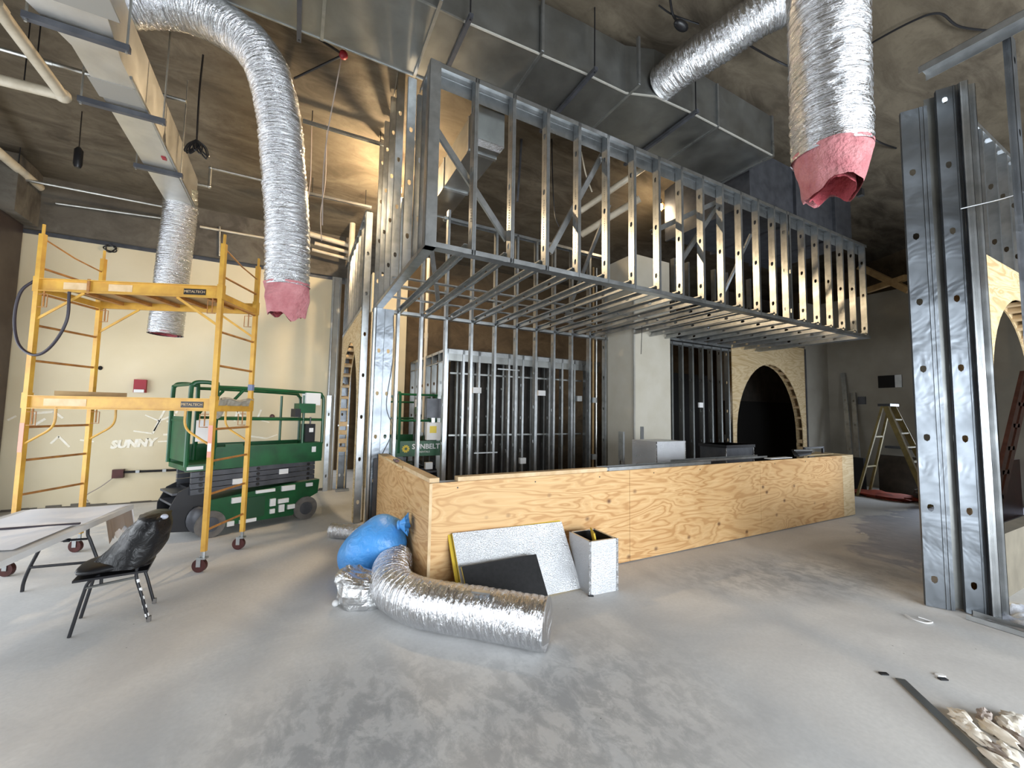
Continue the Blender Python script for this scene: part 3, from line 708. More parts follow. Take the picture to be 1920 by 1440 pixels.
flex('silver flexible duct hanging behind the yellow scaffold', [(-1.59, 7.2, 4.75), (-1.6, 7.32, 4.4), (-1.63, 7.32, 3.6), (-1.66, 7.32, 2.62)], .2, .03, 4, amp=.02)
flex('fat silver flexible duct curving on the floor below the bar', [(.9, 4.0, .2), (.81, 3.74, .185), (.78, 3.42, .185), (.92, 3.12, .178), (1.18, 2.86, .178), (1.4, 2.64, .178), (1.6, 2.44, .178)], .17, None, 5, closed=True, amp=.03)
flex('thin silver flexible duct lying behind the blue bag', [(.48, 5.72, .095), (.7, 5.55, .095), (.92, 5.3, .095)], .09, None, 6, closed=True)
MB().obox((1.22, 2.72, .352), (.05, -.045, 0), (.012, .014, 0), (0, 0, .006)).build('steel_clip', GALV, label='small bent steel clip lying on the curved floor duct', cat='clip')

# ================================================================== SCAFFOLD
FR = V((-.73, 5.08, 0)); su = V((-1.577, .64, 0)).normalized(); sv = V((.26, .617, 0)).normalized(); SL, SW = 1.70, .67
sca = thing('scaffold', 'tall yellow steel rolling scaffold with wooden upper deck', 'scaffold', tuple(FR+su*SL/2+sv*SW/2))
def sp(a, c, z): return FR+su*a+sv*c+Z*z
for a in (0, SL):
    for c in (0, SW):
        MB().obox(sp(a, c, 1.76), su*.021, sv*.021, Z*1.56).build('post', YEL, sca)
        MB().cyl(sp(a, c, 3.3), sp(a, c, 3.42), .013, 8).build('coupling_pin', YEL, sca)
        MB().obox(sp(a, c, 1.66), su*.027, sv*.027, Z*.075).build('beam_socket', YEL, sca); MB().obox(sp(a, c, 2.81), su*.027, sv*.027, Z*.075).build('beam_socket', YEL, sca)
        k = MB().cyl(sp(a, c, .13), sp(a, c, .22), .016, 8); k.obox(sp(a, c, .135), su*.03, sv*.03, Z*.008)
        dx = .03
        for s_ in (-1, 1): k.obox(sp(a+dx, c+s_*.024, .1), su*.02, sv*.003, Z*.045)
        cs = k.build('caster', GALV, sca)
        MB().cyl(sp(a+dx, c-.018, .065), sp(a+dx, c+.018, .065), .065, 20).build('caster_wheel', MAROON, cs, True)
for a in (0, SL):
    for z in (.4, .75, 1.08, 1.4, 2.05, 2.4, 2.72, 2.98): MB().cyl(sp(a, .02, z), sp(a, SW-.02, z), .012, 8).build('rung', YELB, sca, True)
    MB().tube([sp(a, .0, 3.28), sp(a, .5*SW, 3.2), sp(a, SW, 3.16)], .008, 6).build('guard_wire', YELB, sca)
    for z0 in (1.58, 2.74): MB().obox(sp(a, SW/2, z0+.03), su*.012, sv*(SW/2-.02), Z*.03).build('end_rail', YEL, sca)
for c in (0, SW):
    for z0, z1 in ((1.585, 1.705), (2.745, 2.865)):
        s_ = -1 if c == 0 else 1
        k = MB().obox(sp(SL/2, c, (z0+z1)/2), su*(SL/2-.02), sv*.003, Z*(z1-z0)/2)
        for z in (z0, z1): k.obox(sp(SL/2, c+s_*.012, z), su*(SL/2-.02), sv*.014, Z*.004)
        bm = k.build('side_beam', YEL, sca)
        for aa in (.32, SL-.32) if c == 0 else (.32,):
            pass
    # curved braces under the lower beam, straight ones under the upper
    for a0, dr in ((0, 1), (SL, -1)):
        pts = [sp(a0+dr*.26, c, 1.6), sp(a0+dr*.26, c, 1.46), sp(a0+dr*.22, c, 1.38), sp(a0+dr*.12, c, 1.31), sp(a0+dr*.01, c, 1.24)]
        MB().tube(smooth_path(pts, 4), .011, 8).build('curved_brace', YEL, sca, True)
        MB().bar(sp(a0+dr*.42, c, 2.74), sp(a0+dr*.01, c, 2.46), .024, .008, sv).build('diagonal_brace', YEL, sca)
        # spring locking pins: small wire loops
        for z in (1.58, 2.74):
            lp = [sp(a0+dr*.03, c-.02, z-.03), sp(a0+dr*.11, c-.02, z-.03), sp(a0+dr*.11, c-.02, z-.16), sp(a0+dr*.03, c-.02, z-.16)]
            MB().tube(lp, .005, 5).build('locking_pin', YELB, sca); MB().bar(sp(a0+dr*.07, c-.01, z), sp(a0+dr*.07, c-.01, z-.15), .014, .01).build('pin_plate', YELB, sca)
MB().obox(sp(SL/2, SW/2, 2.825), su*(SL/2-.06), sv*(SW/2-.03), Z*.012).build('deck_board', LUMD, sca)
for i in range(5): MB().obox(sp(.25+i*.3, SW/2, 2.795), su*.02, sv*(SW/2-.02), Z*.018).build('deck_slat', YELB, sca)
for a, z in ((.2, 1.645), (.25, 2.8)):
    pl = MB().obox(sp(a, -.006, z), su*.105, sv*.002, Z*.03).build('name_plate', BLK, sca)
    text('METALTECH', .036, sp(a, -.01, z), -su, Z, LUM, pl, 'lettering', .002)
MB().obox(sp(-.0, -.023, 1.28), su*.02, sv*.001, Z*.16).build('warning_sticker', ORSTK, sca); MB().obox(sp(0, -.0245, 1.22), su*.017, sv*.001, Z*.04).build('warning_sticker', WHT, sca)
MB().obox(sp(SL, -.023, 1.3), su*.02, sv*.001, Z*.14).build('warning_sticker', ORSTK, sca)
MB().obox(sp(0, SW, 1.86), su*.024, sv*.024, Z*.035).build('blue_tape', BLUET, sca)
for a in (.95, 1.36): MB().obox(sp(a, -.005, 2.805), su*.11, sv*.001, Z*.035).build('scuffed_paint', LUM, sca)
MB().obox(sp(1.36, -.005, 1.645), su*.19, sv*.001, Z*.035).build('scuffed_paint', LUM, sca)
MB().obox(sp(1.23, -.02, 2.805), su*.012, sv*.006, Z*.075).build('deck_strap', YELB, sca)
MB().bar(sp(SL-.22, .02, 1.735), sp(SL-.62, .34, 1.735), .14, .045).build('wood_offcut', LUMD, label='short wood offcut resting on the lower scaffold beam', cat='offcut')
def rag(u, v):
    a = .02+.0*u; c = .06+.6*u
    dz = .10*max(0, v-.35)*(.5+.8*abs(math.sin(7*u+1)))
    return sp(-.015+(v-.5)*.06, c, 1.70+.012*math.sin(9*u)+.02*math.sin(5*v)-dz*(2.2 if u < .25 else 1))
MB().grid(rag, 24, 8).build('rag', CLOTH, smooth=True, label='torn grey rag draped over the right end rail of the scaffold', cat='rag')
hp = [sp(SL+.02, .0, 2.86), sp(SL+.13, -.02, 2.72), sp(SL+.16, -.02, 2.45), sp(SL+.1, -.02, 2.2), sp(SL-.06, -.03, 2.1), sp(SL-.2, -.03, 2.2), sp(SL-.31, -.03, 2.45), sp(SL-.31, -.03, 2.74)]
MB().tube(smooth_path(hp, 8), .013, 8).build('rubber_hose', HOSE, smooth=True, label='dark rubber hose looped on the left posts of the scaffold', cat='hose')

# ================================================================== SCISSOR LIFTS
def lift(label, org, ang, logo=False):
    t = thing('scissor_lift', label, 'scissor lift', org); M = Matrix.Translation(V(org)) @ Matrix.Rotation(ang, 4, 'Z')
    def bd(b, nm, m, par=None, sm=False, lab=None): return b.xf(M).build(nm, m, par or t, sm, lab)
    # local: u along length (near side at v=0), v away
    ch = MB().prism([(-.02, .03, .12), (1.0, .03, .09), (1.22, .03, .3), (1.36, .03, .36), (1.38, .03, .56), (.9, .03, .54), (-.02, .03, .46)], (0, .7, 0)); bd(ch, 'chassis', GRN)
    for u in (0, 1.18):
        for v, s_ in ((0, -1), (.66, 1)):
            wh = bd(MB().cyl((u, v, .165), (u, v+.1, .165), .165, 28), 'wheel', RUB, sm=True)
            bd(MB().cyl((u, v-.012, .165), (u, v+.112, .165), .09, 20), 'hub', DGRY, wh, True)
    bd(MB().box(.38, .62, .015, .03, .16, .43), 'control_hatch', mat('hatch_green', S(20, 66, 40), .5))  # hatch in a darker, duller green than the chassis
    for u, z, a, c in ((.62, .49, .12, .02), (.92, .49, .09, .035), (1.22, .5, .045, .025), (.72, .32, .035, .05), (.72, .2, .03, .03), (.86, .32, .07, .03), (.84, .22, .035, .05), (.97, .22, .05, .03), (.28, .42, .06, .035), (.42, .13, .1, .022), (.22, .13, .04, .03)):
        if u < .1: continue
        bd(MB().box(u-a, u+a, .0, .03, z-c, z+c), 'decal', WHT)
    # black end with steps
    bd(MB().prism([(-.4, .08, .42), (-.32, .08, .6), (-.2, .08, .66), (-.16, .08, .1), (-.4, .08, .14)], (0, .02, 0)), 'ladder_side', BLKM)
    bd(MB().prism([(-.4, .6, .42), (-.32, .6, .6), (-.2, .6, .66), (-.16, .6, .1), (-.4, .6, .14)], (0, .02, 0)), 'ladder_side', BLKM)
    for z in (.16, .3, .44, .56): bd(MB().box(-.38, -.2, .09, .61, z, z+.025), 'ladder_step', DGRY)
    bd(MB().box(-.2, .0, .1, .62, .1, .62), 'hydraulic_unit', BLKM)
    bd(MB().ball((-.12, .06, .24), .12, .05, .16, 10, 8), 'pump_cover', DGRY, sm=True)
    # folded scissor stack
    for k, z in enumerate((.585, .655, .725, .795)):
        for v in (.06, .62):
            a = bd(MB().bar((-.22, v, z-.004), (1.3, v, z+.022), .05, .062), 'scissor_arm', DGRY)
            if v < .1:
                for u in (-.12, .52, 1.2): bd(MB().cyl((u, v-.035, z+.008), (u, v-.02, z+.008), .022, 10), 'pivot_pin', BLK, a)
    for u, z in ((.28, .66), (.85, .73)): bd(MB().box(u-.06, u+.06, .02, .035, z-.035, z+.035), 'decal', WHT)
    # platform
    bd(MB().box(-.28, 1.38, .0, .76, .84, .9), 'platform_deck', GRN)
    bd(MB().box(-.0, 1.38, -.005, .01, .88, 1.12), 'toe_board', GRN); bd(MB().box(-.28, 1.38, .75, .765, .88, 1.12), 'toe_board', GRN)
    bd(MB().box(1.365, 1.385, .0, .76, .88, 1.12), 'toe_board', GRN); bd(MB().box(-.3, -.02, -.01, .0, .84, .92), 'toe_board', GRN)
    bd(MB().box(.0, 1.38, -.02, -.005, 1.1, 1.12), 'toe_cap', GRN)
    bd(MB().box(-.285, -.12, -.014, -.01, .86, .9), 'decal', WHT)
    R = .019
    def rail(pts, nm='guard_rail', r=R, k=0):
        pp = [V(p) for p in pts]; bd(MB().tube(smooth_path(pp, 6) if k else pp, r, 8), nm, GRN, sm=True)
    for v in (.01, .75):
        rail([(-.02, v, 1.88), (.5, v, 1.88), (1.26, v, 1.86), (1.33, v, 1.84), (1.37, v, 1.78), (1.375, v, 1.6), (1.375, v, 1.1)], k=1, r=.022)
        rail([(-.02, v, 1.48), (1.36, v, 1.46)]); rail([(1.08, v, 1.12), (1.08, v, 1.82)]); rail([(.0, v, 1.1), (.0, v, 1.5), (.14, v, 1.68), (.28, v, 1.86)], k=1)
        for u in (-.28, -.12): pass
        rail([(-.29, v, .9), (-.29, v, 1.78), (-.27, v, 1.9), (-.2, v, 1.93), (-.06, v, 1.92), (-.02, v, 1.84), (-.02, v, .9)], k=1, r=.026, nm='entry_hoop')
    rail([(1.375, .02, 1.8), (1.375, .74, 1.8)]); rail([(1.375, .02, 1.46), (1.375, .74, 1.46)]); rail([(-.28, .02, 1.9), (-.28, .74, 1.9)]); rail([(-.28, .02, 1.45), (-.28, .74, 1.45)])
    if not logo: bd(MB().box(-.29, -.27, .1, .7, .95, 1.5), 'entry_gate', GRN)
    bd(MB().box(-.03, -.01, .03, .12, .92, 1.6), 'gate_post', GRN)
    bd(MB().box(-.22, -.06, -.004, .0, 1.2, 1.46), 'notice_sheet', WHT)
    cb = bd(MB().box(.98, 1.22, -.06, .1, 1.56, 1.7), 'control_box', GRN); bd(MB().box(.92, 1.0, -.07, .06, 1.5, 1.62), 'control_grip', BLK, cb); bd(MB().box(1.08, 1.3, -.04, .08, 1.68, 1.86), 'document_tube', WHT, cb)
    bd(MB().tube([V((1.18, .0, 1.5)), V((1.18, .0, 1.3))], .012, 6), 'cable', BLK)
    bd(MB().box(1.09, 1.23, -.06, .1, 1.14, 1.4), 'battery_case', BLKM); bd(MB().box(1.14, 1.2, -.064, -.06, 1.28, 1.34), 'decal', WHT)
    bd(MB().box(1.22, 1.28, -.012, -.005, .98, 1.06), 'decal', WHT)
    bd(MB().box(.1, .3, -.02, .03, 1.12, 1.15), 'tie_lug', GRN)
    if logo:
        c = M.to_3x3()
        ux, nn = c @ V((0, -1, 0)), c @ V((-1, 0, 0)); o = M @ V((-.306, .4, .97))
        pan = bd(MB().box(-.302, -.285, .0, .8, .84, 1.1), 'end_panel', GRN)
        text('SUNBELT', .12, o+ux*.12+Z*.03, ux, Z, WHT, pan, 'lettering', .003, bold=.003); text('RENTALS', .045, o+ux*.1-Z*.06, ux, Z, WHT, pan, 'lettering', .003)
        YFL = mat('yellow_emblem', S(226, 200, 60), .5)
        e = MB()
        for k in range(10):
            th = 2*math.pi*k/10; q = o-ux*.23+(ux*math.cos(th)+Z*math.sin(th))*.042
            e.obox(q, (ux*math.cos(th)+Z*math.sin(th))*.022, (ux*-math.sin(th)+Z*math.cos(th))*.012, nn*.002)
        e.build('flower_emblem', YFL, pan)
        bd(MB().box(-.36, -.3, .02, .3, 1.5, 1.84), 'dark_screen', DGRY); bd(MB().box(-.4, -.3, .0, .3, 1.12, 1.42), 'white_case', WHT); bd(MB().box(-.404, -.4, .13, .25, 1.24, 1.36), 'yellow_sticker', YFL)
        bd(MB().box(-.33, -.29, .14, .2, 1.42, 1.5), 'case_post', GALV)
    return t
la_ang = math.atan2(.494, 1.069)
lift('green scissor lift parked against the cream wall behind scaffold', (-.86, 6.33, 0), la_ang)
lift('green scissor lift standing behind the bar studs, sunflower logo', (2.33, 7.35, 0), math.radians(90), True)
# ================================================================== TABLE, PAPERS, CHAIR
TZ = .66
ang = math.atan2(-.13, 1.44)     # long edge leans a little
ta = thing('folding_table', 'white folding table at the left edge, drawings on top', 'table', (-1.75, 4.2, 0))
c0 = V((-1.37, 5.33, 0)); tl = V((-.19, -1.57, 0)).normalized(); tw = V((-1.57, .19, 0)).normalized()
def tp(a, c, z): return c0+tl*a+tw*c+Z*z
MB().obox(tp(.92, .38, TZ-.022), tl*.92, tw*.4, Z*.022).build('table_top', WPL, ta)
MB().obox(tp(.92, .38, TZ-.055), tl*.86, tw*.33, Z*.012).build('under_frame', DGRY, ta)
for a in (.2, 1.6):
    for c, s_ in ((.22, -1), (.5, 1)):
        pts = [tp(a, c, TZ-.05), tp(a, c, .46), tp(a, c+s_*.02, .4), tp(a, c+s_*.09, .2), tp(a, c+s_*.12, .08), tp(a, c+s_*.125, 0)]
        MB().tube(smooth_path(pts, 4), .013, 8).build('leg', BLKM, ta, True)
    MB().cyl(tp(a, .22, .41), tp(a, .5, .41), .01, 8).build('cross_bar', BLKM, ta, True); MB().cyl(tp(a, .14, .2), tp(a, .59, .2), .012, 8).build('cross_bar', BLKM, ta, True)
    MB().cyl(tp(a, .34, .41), tp(a, .38, .41), .016, 8).build('latch_ring', BLKM, ta, True); MB().bar(tp(a, .36, .41), tp(a+(.35 if a < 1 else -.35), .36, TZ-.06), .02, .008).build('folding_strut', BLKM, ta)
# large drawing with its end hanging over the table edge
def sheet(u, v):
    a = .02+.78*v; c = -.13+.85*u; x = c
    z = TZ+.004+.004*math.sin(9*u+4*v)
    if c < 0:
        z = TZ+.004+c*1.5-.05*abs(math.sin(11*v)); x = c*.25-.005
    return tp(a*(1 if c > 0 else .55)-(0 if c > 0 else .02), x, z)
MB().grid(sheet, 40, 16).build('drawing_sheet', PAPER, label='large white drawing sheet spread over the far end of the table', cat='paper')
def flap(u, v):
    d = .02+(.13+.07*abs(math.sin(6.5*u+.6))+.05*(u > .75))*v
    return tp(.03+.44*u, -.012-.03*v-.012*math.sin(8*u)*v, TZ+.006-d)
MB().grid(flap, 24, 8).build('torn_sheet', TAUPE, label='torn taupe paper hanging off the right edge of the table', cat='paper')
MB().grid(lambda u, v: tp(.78+.62*v, .05+.62*u, TZ+.009+.003*math.sin(8*u)), 8, 8).build('drawing_sheet', PAPER, label='second white drawing sheet on the near half of the table', cat='paper')
MB().bar(tp(.76, .02, TZ+.014), tp(.8, .74, TZ+.014), .02, .012).build('sheet_binding', HOSE, label='dark binding strip between the two drawing sheets', cat='strip')
MB().bar(tp(1.02, .55, TZ+.016), tp(1.06, .74, TZ+.016), .009, .009).build('pencil', DGRY, label='grey pencil lying on the near drawing sheet', cat='pencil')

ch = thing('side_chair', 'black metal-legged side chair draped in black plastic by table', 'chair', (-1.13, 4.25, 0))
FLg = [(-1.32, 4.06), (-1.37, 4.385)]; BLg = [(-.90, 4.1), (-.95, 4.45)]
for (fx_, fy_), (bx_, by_) in zip(FLg, BLg):
    MB().tube(smooth_path([(fx_, fy_, 0), (fx_+.05, fy_+.01, .27), (fx_+.075, fy_+.013, .36), (fx_+.13, fy_+.02, .395)], 4), .011, 8).build('leg', BLKM, ch, True)
    lg = MB().tube(smooth_path([(bx_, by_, 0), (bx_-.05, by_-.01, .2), (bx_-.09, by_-.015, .36), (bx_-.07, by_-.012, .48), (bx_-.02, by_+.01, .72)], 5), .011, 8).build('leg', BLKM, ch, True)
    MB().cyl((bx_, by_, .001), (bx_, by_, .04), .015, 8).build('rubber_foot', RUB, lg, True)
    MB().cyl((fx_+.06, fy_+.01, .32), (bx_-.08, by_-.014, .345), .009, 8).build('stretcher', GALVD, ch, True)
for k in range(5):  # paint splashes on the near back leg
    MB().cyl((-.983+.0165*k, 4.0865+.003*k, .33-.066*k), (-.977+.0165*k, 4.0875+.003*k, .306-.066*k), .0128, 8).build('paint_splash', WHT, ch)
sx, sy = V((1, .1, 0)).normalized(), V((-.1, 1, 0)).normalized(); sc0 = V((-1.14, 4.24, .42))
def cush(d): return 1/max(abs(d.x)**4+abs(d.y)**4+abs(d.z)**2.5, 1e-4)**(1/4.0)
b = MB().ball((0, 0, 0), .235, .215, .038, 28, 12, lambda d: min(1.25, cush(d)*.86+.06))
b.v = [sc0+sx*p.x+sy*p.y+Z*(p.z+.02*(1-min(1, abs(p.x)/.25))) for p in b.v]; b.build('seat_pad', BLK, ch, True)
MB().obox(sc0-Z*.036, sx*.2, sy*.19, Z*.008).build('seat_pan', BLKM, ch)
bk = V((-1.02, 4.26, .42)); bd_ = V((.27, .03, .96)).normalized()
b = MB()
def cover(u, v):
    th = 2*math.pi*u; h = .37*v; wd = .235*(1-.2*max(0, v-.75)*4*.6)*(1 if v < .97 else .35)
    dp = (.1+.05*math.sin(math.pi*min(1, v*1.1)))*(1+.18*noise.noise(V((3*math.cos(th), 3*v, 2))))*(1 if v < .97 else .3)
    if v < .45: dp += (.45-v)*.36*max(0, -math.cos(th))
    q = bk+bd_*h+sx*(math.cos(th)*dp-.02)+sy*(math.sin(th)*wd)
    nz = noise.noise(V((q.x*9, q.y*9, q.z*5)))*.014+noise.noise(V((q.x*22, q.y*22, q.z*8)))*.004
    return q+sx*math.cos(th)*nz+sy*math.sin(th)*nz+Z*nz
b.grid(cover, 44, 26, True); top = [cover(i/44, 1) for i in range(44)]
b.add(top, [tuple(range(44))]); b.build('plastic_cover', BLKBAG, ch, 'all', 'crumpled black plastic sheet over the backrest')
MB().obox(bk+bd_*.18+sx*.02, bd_*.16, sy*.18, sx*.015).build('backrest', BLK, ch)
MB().ball(bk+bd_*.36+sx*.05-sy*.15, .025, .02, .02, 10, 8).build('cover_knot', CLEAR, ch, True)

# ================================================================== FLOOR ITEMS BY THE BAR
bag = thing('trash_bag', 'full blue plastic bag tied at the top against the bar', 'bag', (.72, 4.2, 0))
ax = V((.62, -.12, .5)).normalized(); s1 = ax.cross(Z).normalized(); s2 = s1.cross(ax); cB = V((.735, 4.2, .29))
def bagf(u, v):
    th = 2*math.pi*u; t = v*2-1
    r = math.sqrt(max(0, 1-abs(t)**2.6))*(1+.05*math.sin(5*th)*max(0, t))
    if v > .93: r = max(r*.9, .12)
    p = cB+ax*(t*.345)+(s1*math.cos(th)*.28+s2*math.sin(th)*.25)*r
    p += (p-cB)*.09*noise.noise(p*3.2)+(p-cB)*.05*noise.noise(p*8)
    p.x = min(p.x, 1.035)
    p.z = max(p.z, .006+.01*noise.noise(p*9)); return p
MB().grid(bagf, 48, 34, True).build('bag_body', BAGB, bag, 'all')
nk = on(748, 984, 1, 3.99); nd = V((.8, -.42, .1)).normalized(); n1 = nd.orthogonal().normalized(); n2 = nd.cross(n1)
def ruff(u, v):
    th = 2*math.pi*u; r = .03+.06*v**1.2; w_ = 1+.2*v*math.sin(5*th+1)+.12*v*math.sin(9*th)
    return nk+nd*(.0+.08*v)+(n1*math.cos(th)+n2*math.sin(th))*r*w_
MB().grid(ruff, 56, 10, True).build('gathered_neck', BAGB, bag, 'all')
MB().tube([nk+(n1*math.cos(2*math.pi*k/16)+n2*math.sin(2*math.pi*k/16))*.034 for k in range(17)], .011, 8).build('neck_tie', BAGB, bag, True)
# crumpled foil end
def pouch(u, v):
    th = 2*math.pi*u; ph = math.pi*(v-.5); d = V((math.cos(th)*math.cos(ph), math.sin(th)*math.cos(ph), math.sin(ph)))
    sg = lambda x, e: math.copysign(abs(x)**e, x)
    p = V((.57, 3.7, .13))+V((.72, -.4, 0)).normalized()*sg(d.x, .6)*.2+V((.4, .72, 0)).normalized()*sg(d.y, .6)*.16+Z*sg(d.z, .55)*(.135 if d.z < 0 else .12*(1.25-.6*d.x))
    k = noise.noise(p*9)*.055+abs(noise.noise(p*17))*.045-abs(noise.noise(p*6+V((4,4,4))))*.05; return p+d*k+Z*(.0 if p.z > .05 else max(0, .012-p.z))
MB().grid(pouch, 30, 18, True).build('foil_bundle', m_foil('crumpled_foil', (.78, .79, .8, 1), 10, .6, .18), label='crumpled silver foil bundle on the floor beside the blue bag', cat='foil')
MB().ball(fl(629, 1131, .025), .028, .03, .025, 10, 8).build('plaster_lump', WHT, smooth=True, label='small white plaster lump beside the crumpled foil', cat='rubble')
# foil-faced duct boards leaning on the bar
def board(name, label, bl, br, tl_, th, face, core, back):
    bl, br, tl_ = V(bl), V(br), V(tl_); e1 = br-bl; e2 = tl_-bl; n = e1.cross(e2).normalized()
    if n.y > 0: n = -n
    t = thing(name, label, 'duct board', tuple((bl+br)/2)); c = bl+e1/2+e2/2
    MB().obox(c-n*th/2, e1/2*.998, e2/2*.998, n*(th/2-.003)).build('core', core, t)
    MB().obox(c, e1/2, e2/2, n*.0015).build('front_face', face, t); MB().obox(c-n*th, e1/2, e2/2, n*.0015).build('back_face', back, t); return t
bl = V((1.335, 3.3, .008)); br = V((2.30, 3.12, .008))
e = (br-bl).normalized(); tilt = V((-.03, .13, .44))
board('duct_board', 'large silver foil-faced duct board leaning on the bar', (1.279, 3.135, .03), (2.42, 3.135, .006), (1.25, 3.42, .57), .028, FOILF, YFG, BLKM2)
MB().obox((1.82, 3.33, .30), (.585, 0, 0), (-.015, .14, .27), (0, .008, -.004)).build('backing_sheet', YFG, bpy.data.objects['duct_board'])
board('duct_board', 'black duct liner board leaning on the silver board', (1.318, 3.085, .006), (2.03, 3.085, .006), (1.262, 3.215, .355), .022, BLKM2, YFG, FOILF)
bx = thing('duct_sleeve', 'open upright silver foil duct sleeve beside the leaning boards', 'duct sleeve', (2.52, 3.1, 0))
q0, q1, q2 = V((2.40, 2.985, 0)), V((2.70, 2.965, 0)), V((2.42, 3.33, 0))
ea, eb = q1-q0, q2-q0; H_ = .47; th = .022
def wallp(p, q, nm):
    d = (q-p).normalized(); n = V((d.y, -d.x, 0)); c = (p+q)/2+Z*H_/2
    if (c+n-(q0+ea/2+eb/2)).length < (c-n-(q0+ea/2+eb/2)).length: n = -n
    pn = MB().obox(c-n*th/2, d*((q-p).length/2), n*th/2, Z*H_/2).build(nm, FOILF, bx)
    MB().obox(c-n*(th+.002), d*((q-p).length/2-th), n*.002, Z*(H_/2-.004)).build('liner', BLKM2, pn)
wallp(q0, q1, 'side'); wallp(q0, q2, 'side'); wallp(q1, q1+eb, 'side'); wallp(q2, q2+ea, 'side')
for p in (q0, q1): MB().obox(p+Z*H_/2, (.012, 0, 0), (0, .004, 0), Z*H_/2).build('foil_tape', FOIL, bx)
MB().obox((2.56, 3.13, .45), (.05, .09, 0), (.006, -.004, 0), (0, .02, .06)).build('loose_flap', YFG, bx)

# behind-counter objects standing on boxes
def crate(label, x0, x1, y0, y1, z1, m, nm='box', lid=None):
    t = thing(nm, label, 'box', ((x0+x1)/2, (y0+y1)/2, 0)); MB().box(x0, x1, y0, y1, 0, z1).build('body', m, t)
    for x in (x0, x1): MB().box(x-.006, x+.006, y0-.006, y0+.006, 0, z1).build('corner_tape', FOIL, t)
    if lid: MB().box(x0-.02, x1+.02, y0-.02, y1+.02, z1-.05, z1).build('lid', lid, t)
    return t
crate('silver faced box standing behind the middle of the counter', 4.78, 5.4, 4.4, 4.9, 1.22, FOILF)
crate('dark grey lidded bin behind the right part of the counter', 6.4, 7.15, 4.4, 4.9, 1.13, DGRY, 'bin', BLKM)
st_ = thing('stud_offcut', 'short steel stud standing upright behind the counter near pier', 'stud', (4.36, 4.6, 0)); stud(st_, (4.3, 4.6, 0), X, Z, 1.36, name='channel')

# ================================================================== RIGHT BACKGROUND OBJECTS
lad = thing('step_ladder', 'dusty yellow step ladder standing before the right wall', 'ladder', (10.7, 3.55, 0))
lt = on(1668, 762, 0, 10.7); Lz = lt.z; ly = lt.y
for s_ in (-1, 1):
    MB().bar((10.7+s_*.16, ly, Lz), (10.7+s_*.3, ly-.62, .01), .05, .09).build('side_rail', OCHRE, lad)
    MB().bar((10.7+s_*.15, ly+.06, Lz), (10.7+s_*.26, ly+.5, .01), .04, .05).build('rear_rail', OCHRE, lad)
for k in range(1, 7):
    f = k/7; MB().bar((10.7-.15-.14*f, ly-.62*f, Lz*(1-f)), (10.7+.15+.14*f, ly-.62*f, Lz*(1-f)), .09, .03).build('tread', OCHRE, lad)
for k in (2, 4): 
    f = k/6; MB().bar((10.7-.15-.1*f, ly+.06+.44*f, Lz*(1-f)), (10.7+.15+.1*f, ly+.06+.44*f, Lz*(1-f)), .03, .03).build('spreader', OCHRE, lad)
MB().box(10.5, 10.9, ly-.08, ly+.12, Lz, Lz+.05).build('top_cap', BLKM, lad)
for i, (dx, lab) in enumerate(((0, 'steel stud leaning on the right wall, nearest the corner'), (.1, 'steel stud leaning beside another near the right wall ladder'))):
    s_ = thing('leaning_stud', lab, 'stud', (11.6, 4.75-dx, 0)); p = V((11.5, 4.72-dx*1.2, .01)); q = V((12.12, 5.1-dx*2, 2.75-.5*i)); d = (q-p); L = d.length; d.normalize(); stud(s_, p, (V((1, 0, 0))-d*d.x).normalized(), d, L, name='channel')
MB().box(11.55, 11.62, 3.6, 4.3, .0, .82).build('dusty_sheet', DUSTY, label='dark dusty panel standing behind the yellow ladder', cat='panel')
MB().box(11.0, 11.1, 4.35, 4.6, .0, .75).build('dark_sack', BLK, label='black sack by the left foot of the yellow ladder', cat='sack')
def heap(label, c, r, m, nm, cat, seed):
    MB().ball(c, r[0], r[1], r[2], 22, 12, lambda d: 1+.35*noise.noise(d*2.3+V((seed, 0, 0)))+.15*noise.noise(d*6)).build(nm, m, smooth=True, label=label, cat=cat)
heap('crumpled orange plastic on the floor under the yellow ladder', (10.75, 3.95, .05), (.3, .55, .07), ORNG, 'orange_plastic', 'plastic', 1)
heap('dark rubble heap at the right foot of the yellow ladder', (11.0, 3.25, .12), (.25, .3, .2), DUSTY, 'rubble_heap', 'rubble', 4)
MB().box(11.9, 12.15, 3.2, 4.3, .95, 1.0).build('wall_shelf', DGRY, label='thin dark shelf on the right wall behind the ladder', cat='shelf')
for k, (a, c) in enumerate((((1612, 500), (1705, 545)), ((1625, 545), (1700, 520)))):
    p, q = on(*a, 0, 11.6), on(*c, 0, 11.3); MB().bar(p, q, .1, .12).build('ceiling_lumber', LUMD, label=('rough lumber joist above the right wall, sloping down', 'second rough lumber joist above the right wall, sloping up')[k], cat='lumber')
bl_ = thing('extension_ladder', 'brown ladder leaning beyond the right arch form', 'ladder', (9.6, 2.0, 0))
for dx in (0, .32):
    MB().bar((8.35+dx, 2.0, 0), (10.7+dx, 2.0, 2.4), .05, .14).build('side_rail', BROWN, bl_)
for k in range(7):
    f = (k+.5)/7; MB().bar((8.35+2.35*f, 2.0, 2.4*f), (8.67+2.35*f, 2.0, 2.4*f), .05, .06).build('rung', BROWN, bl_)
MB().box(9.4, 11.2, 2.2, 2.7, 0, .95).build('maroon_crate', MAROON, label='dark maroon crate beyond the right arch form', cat='crate')
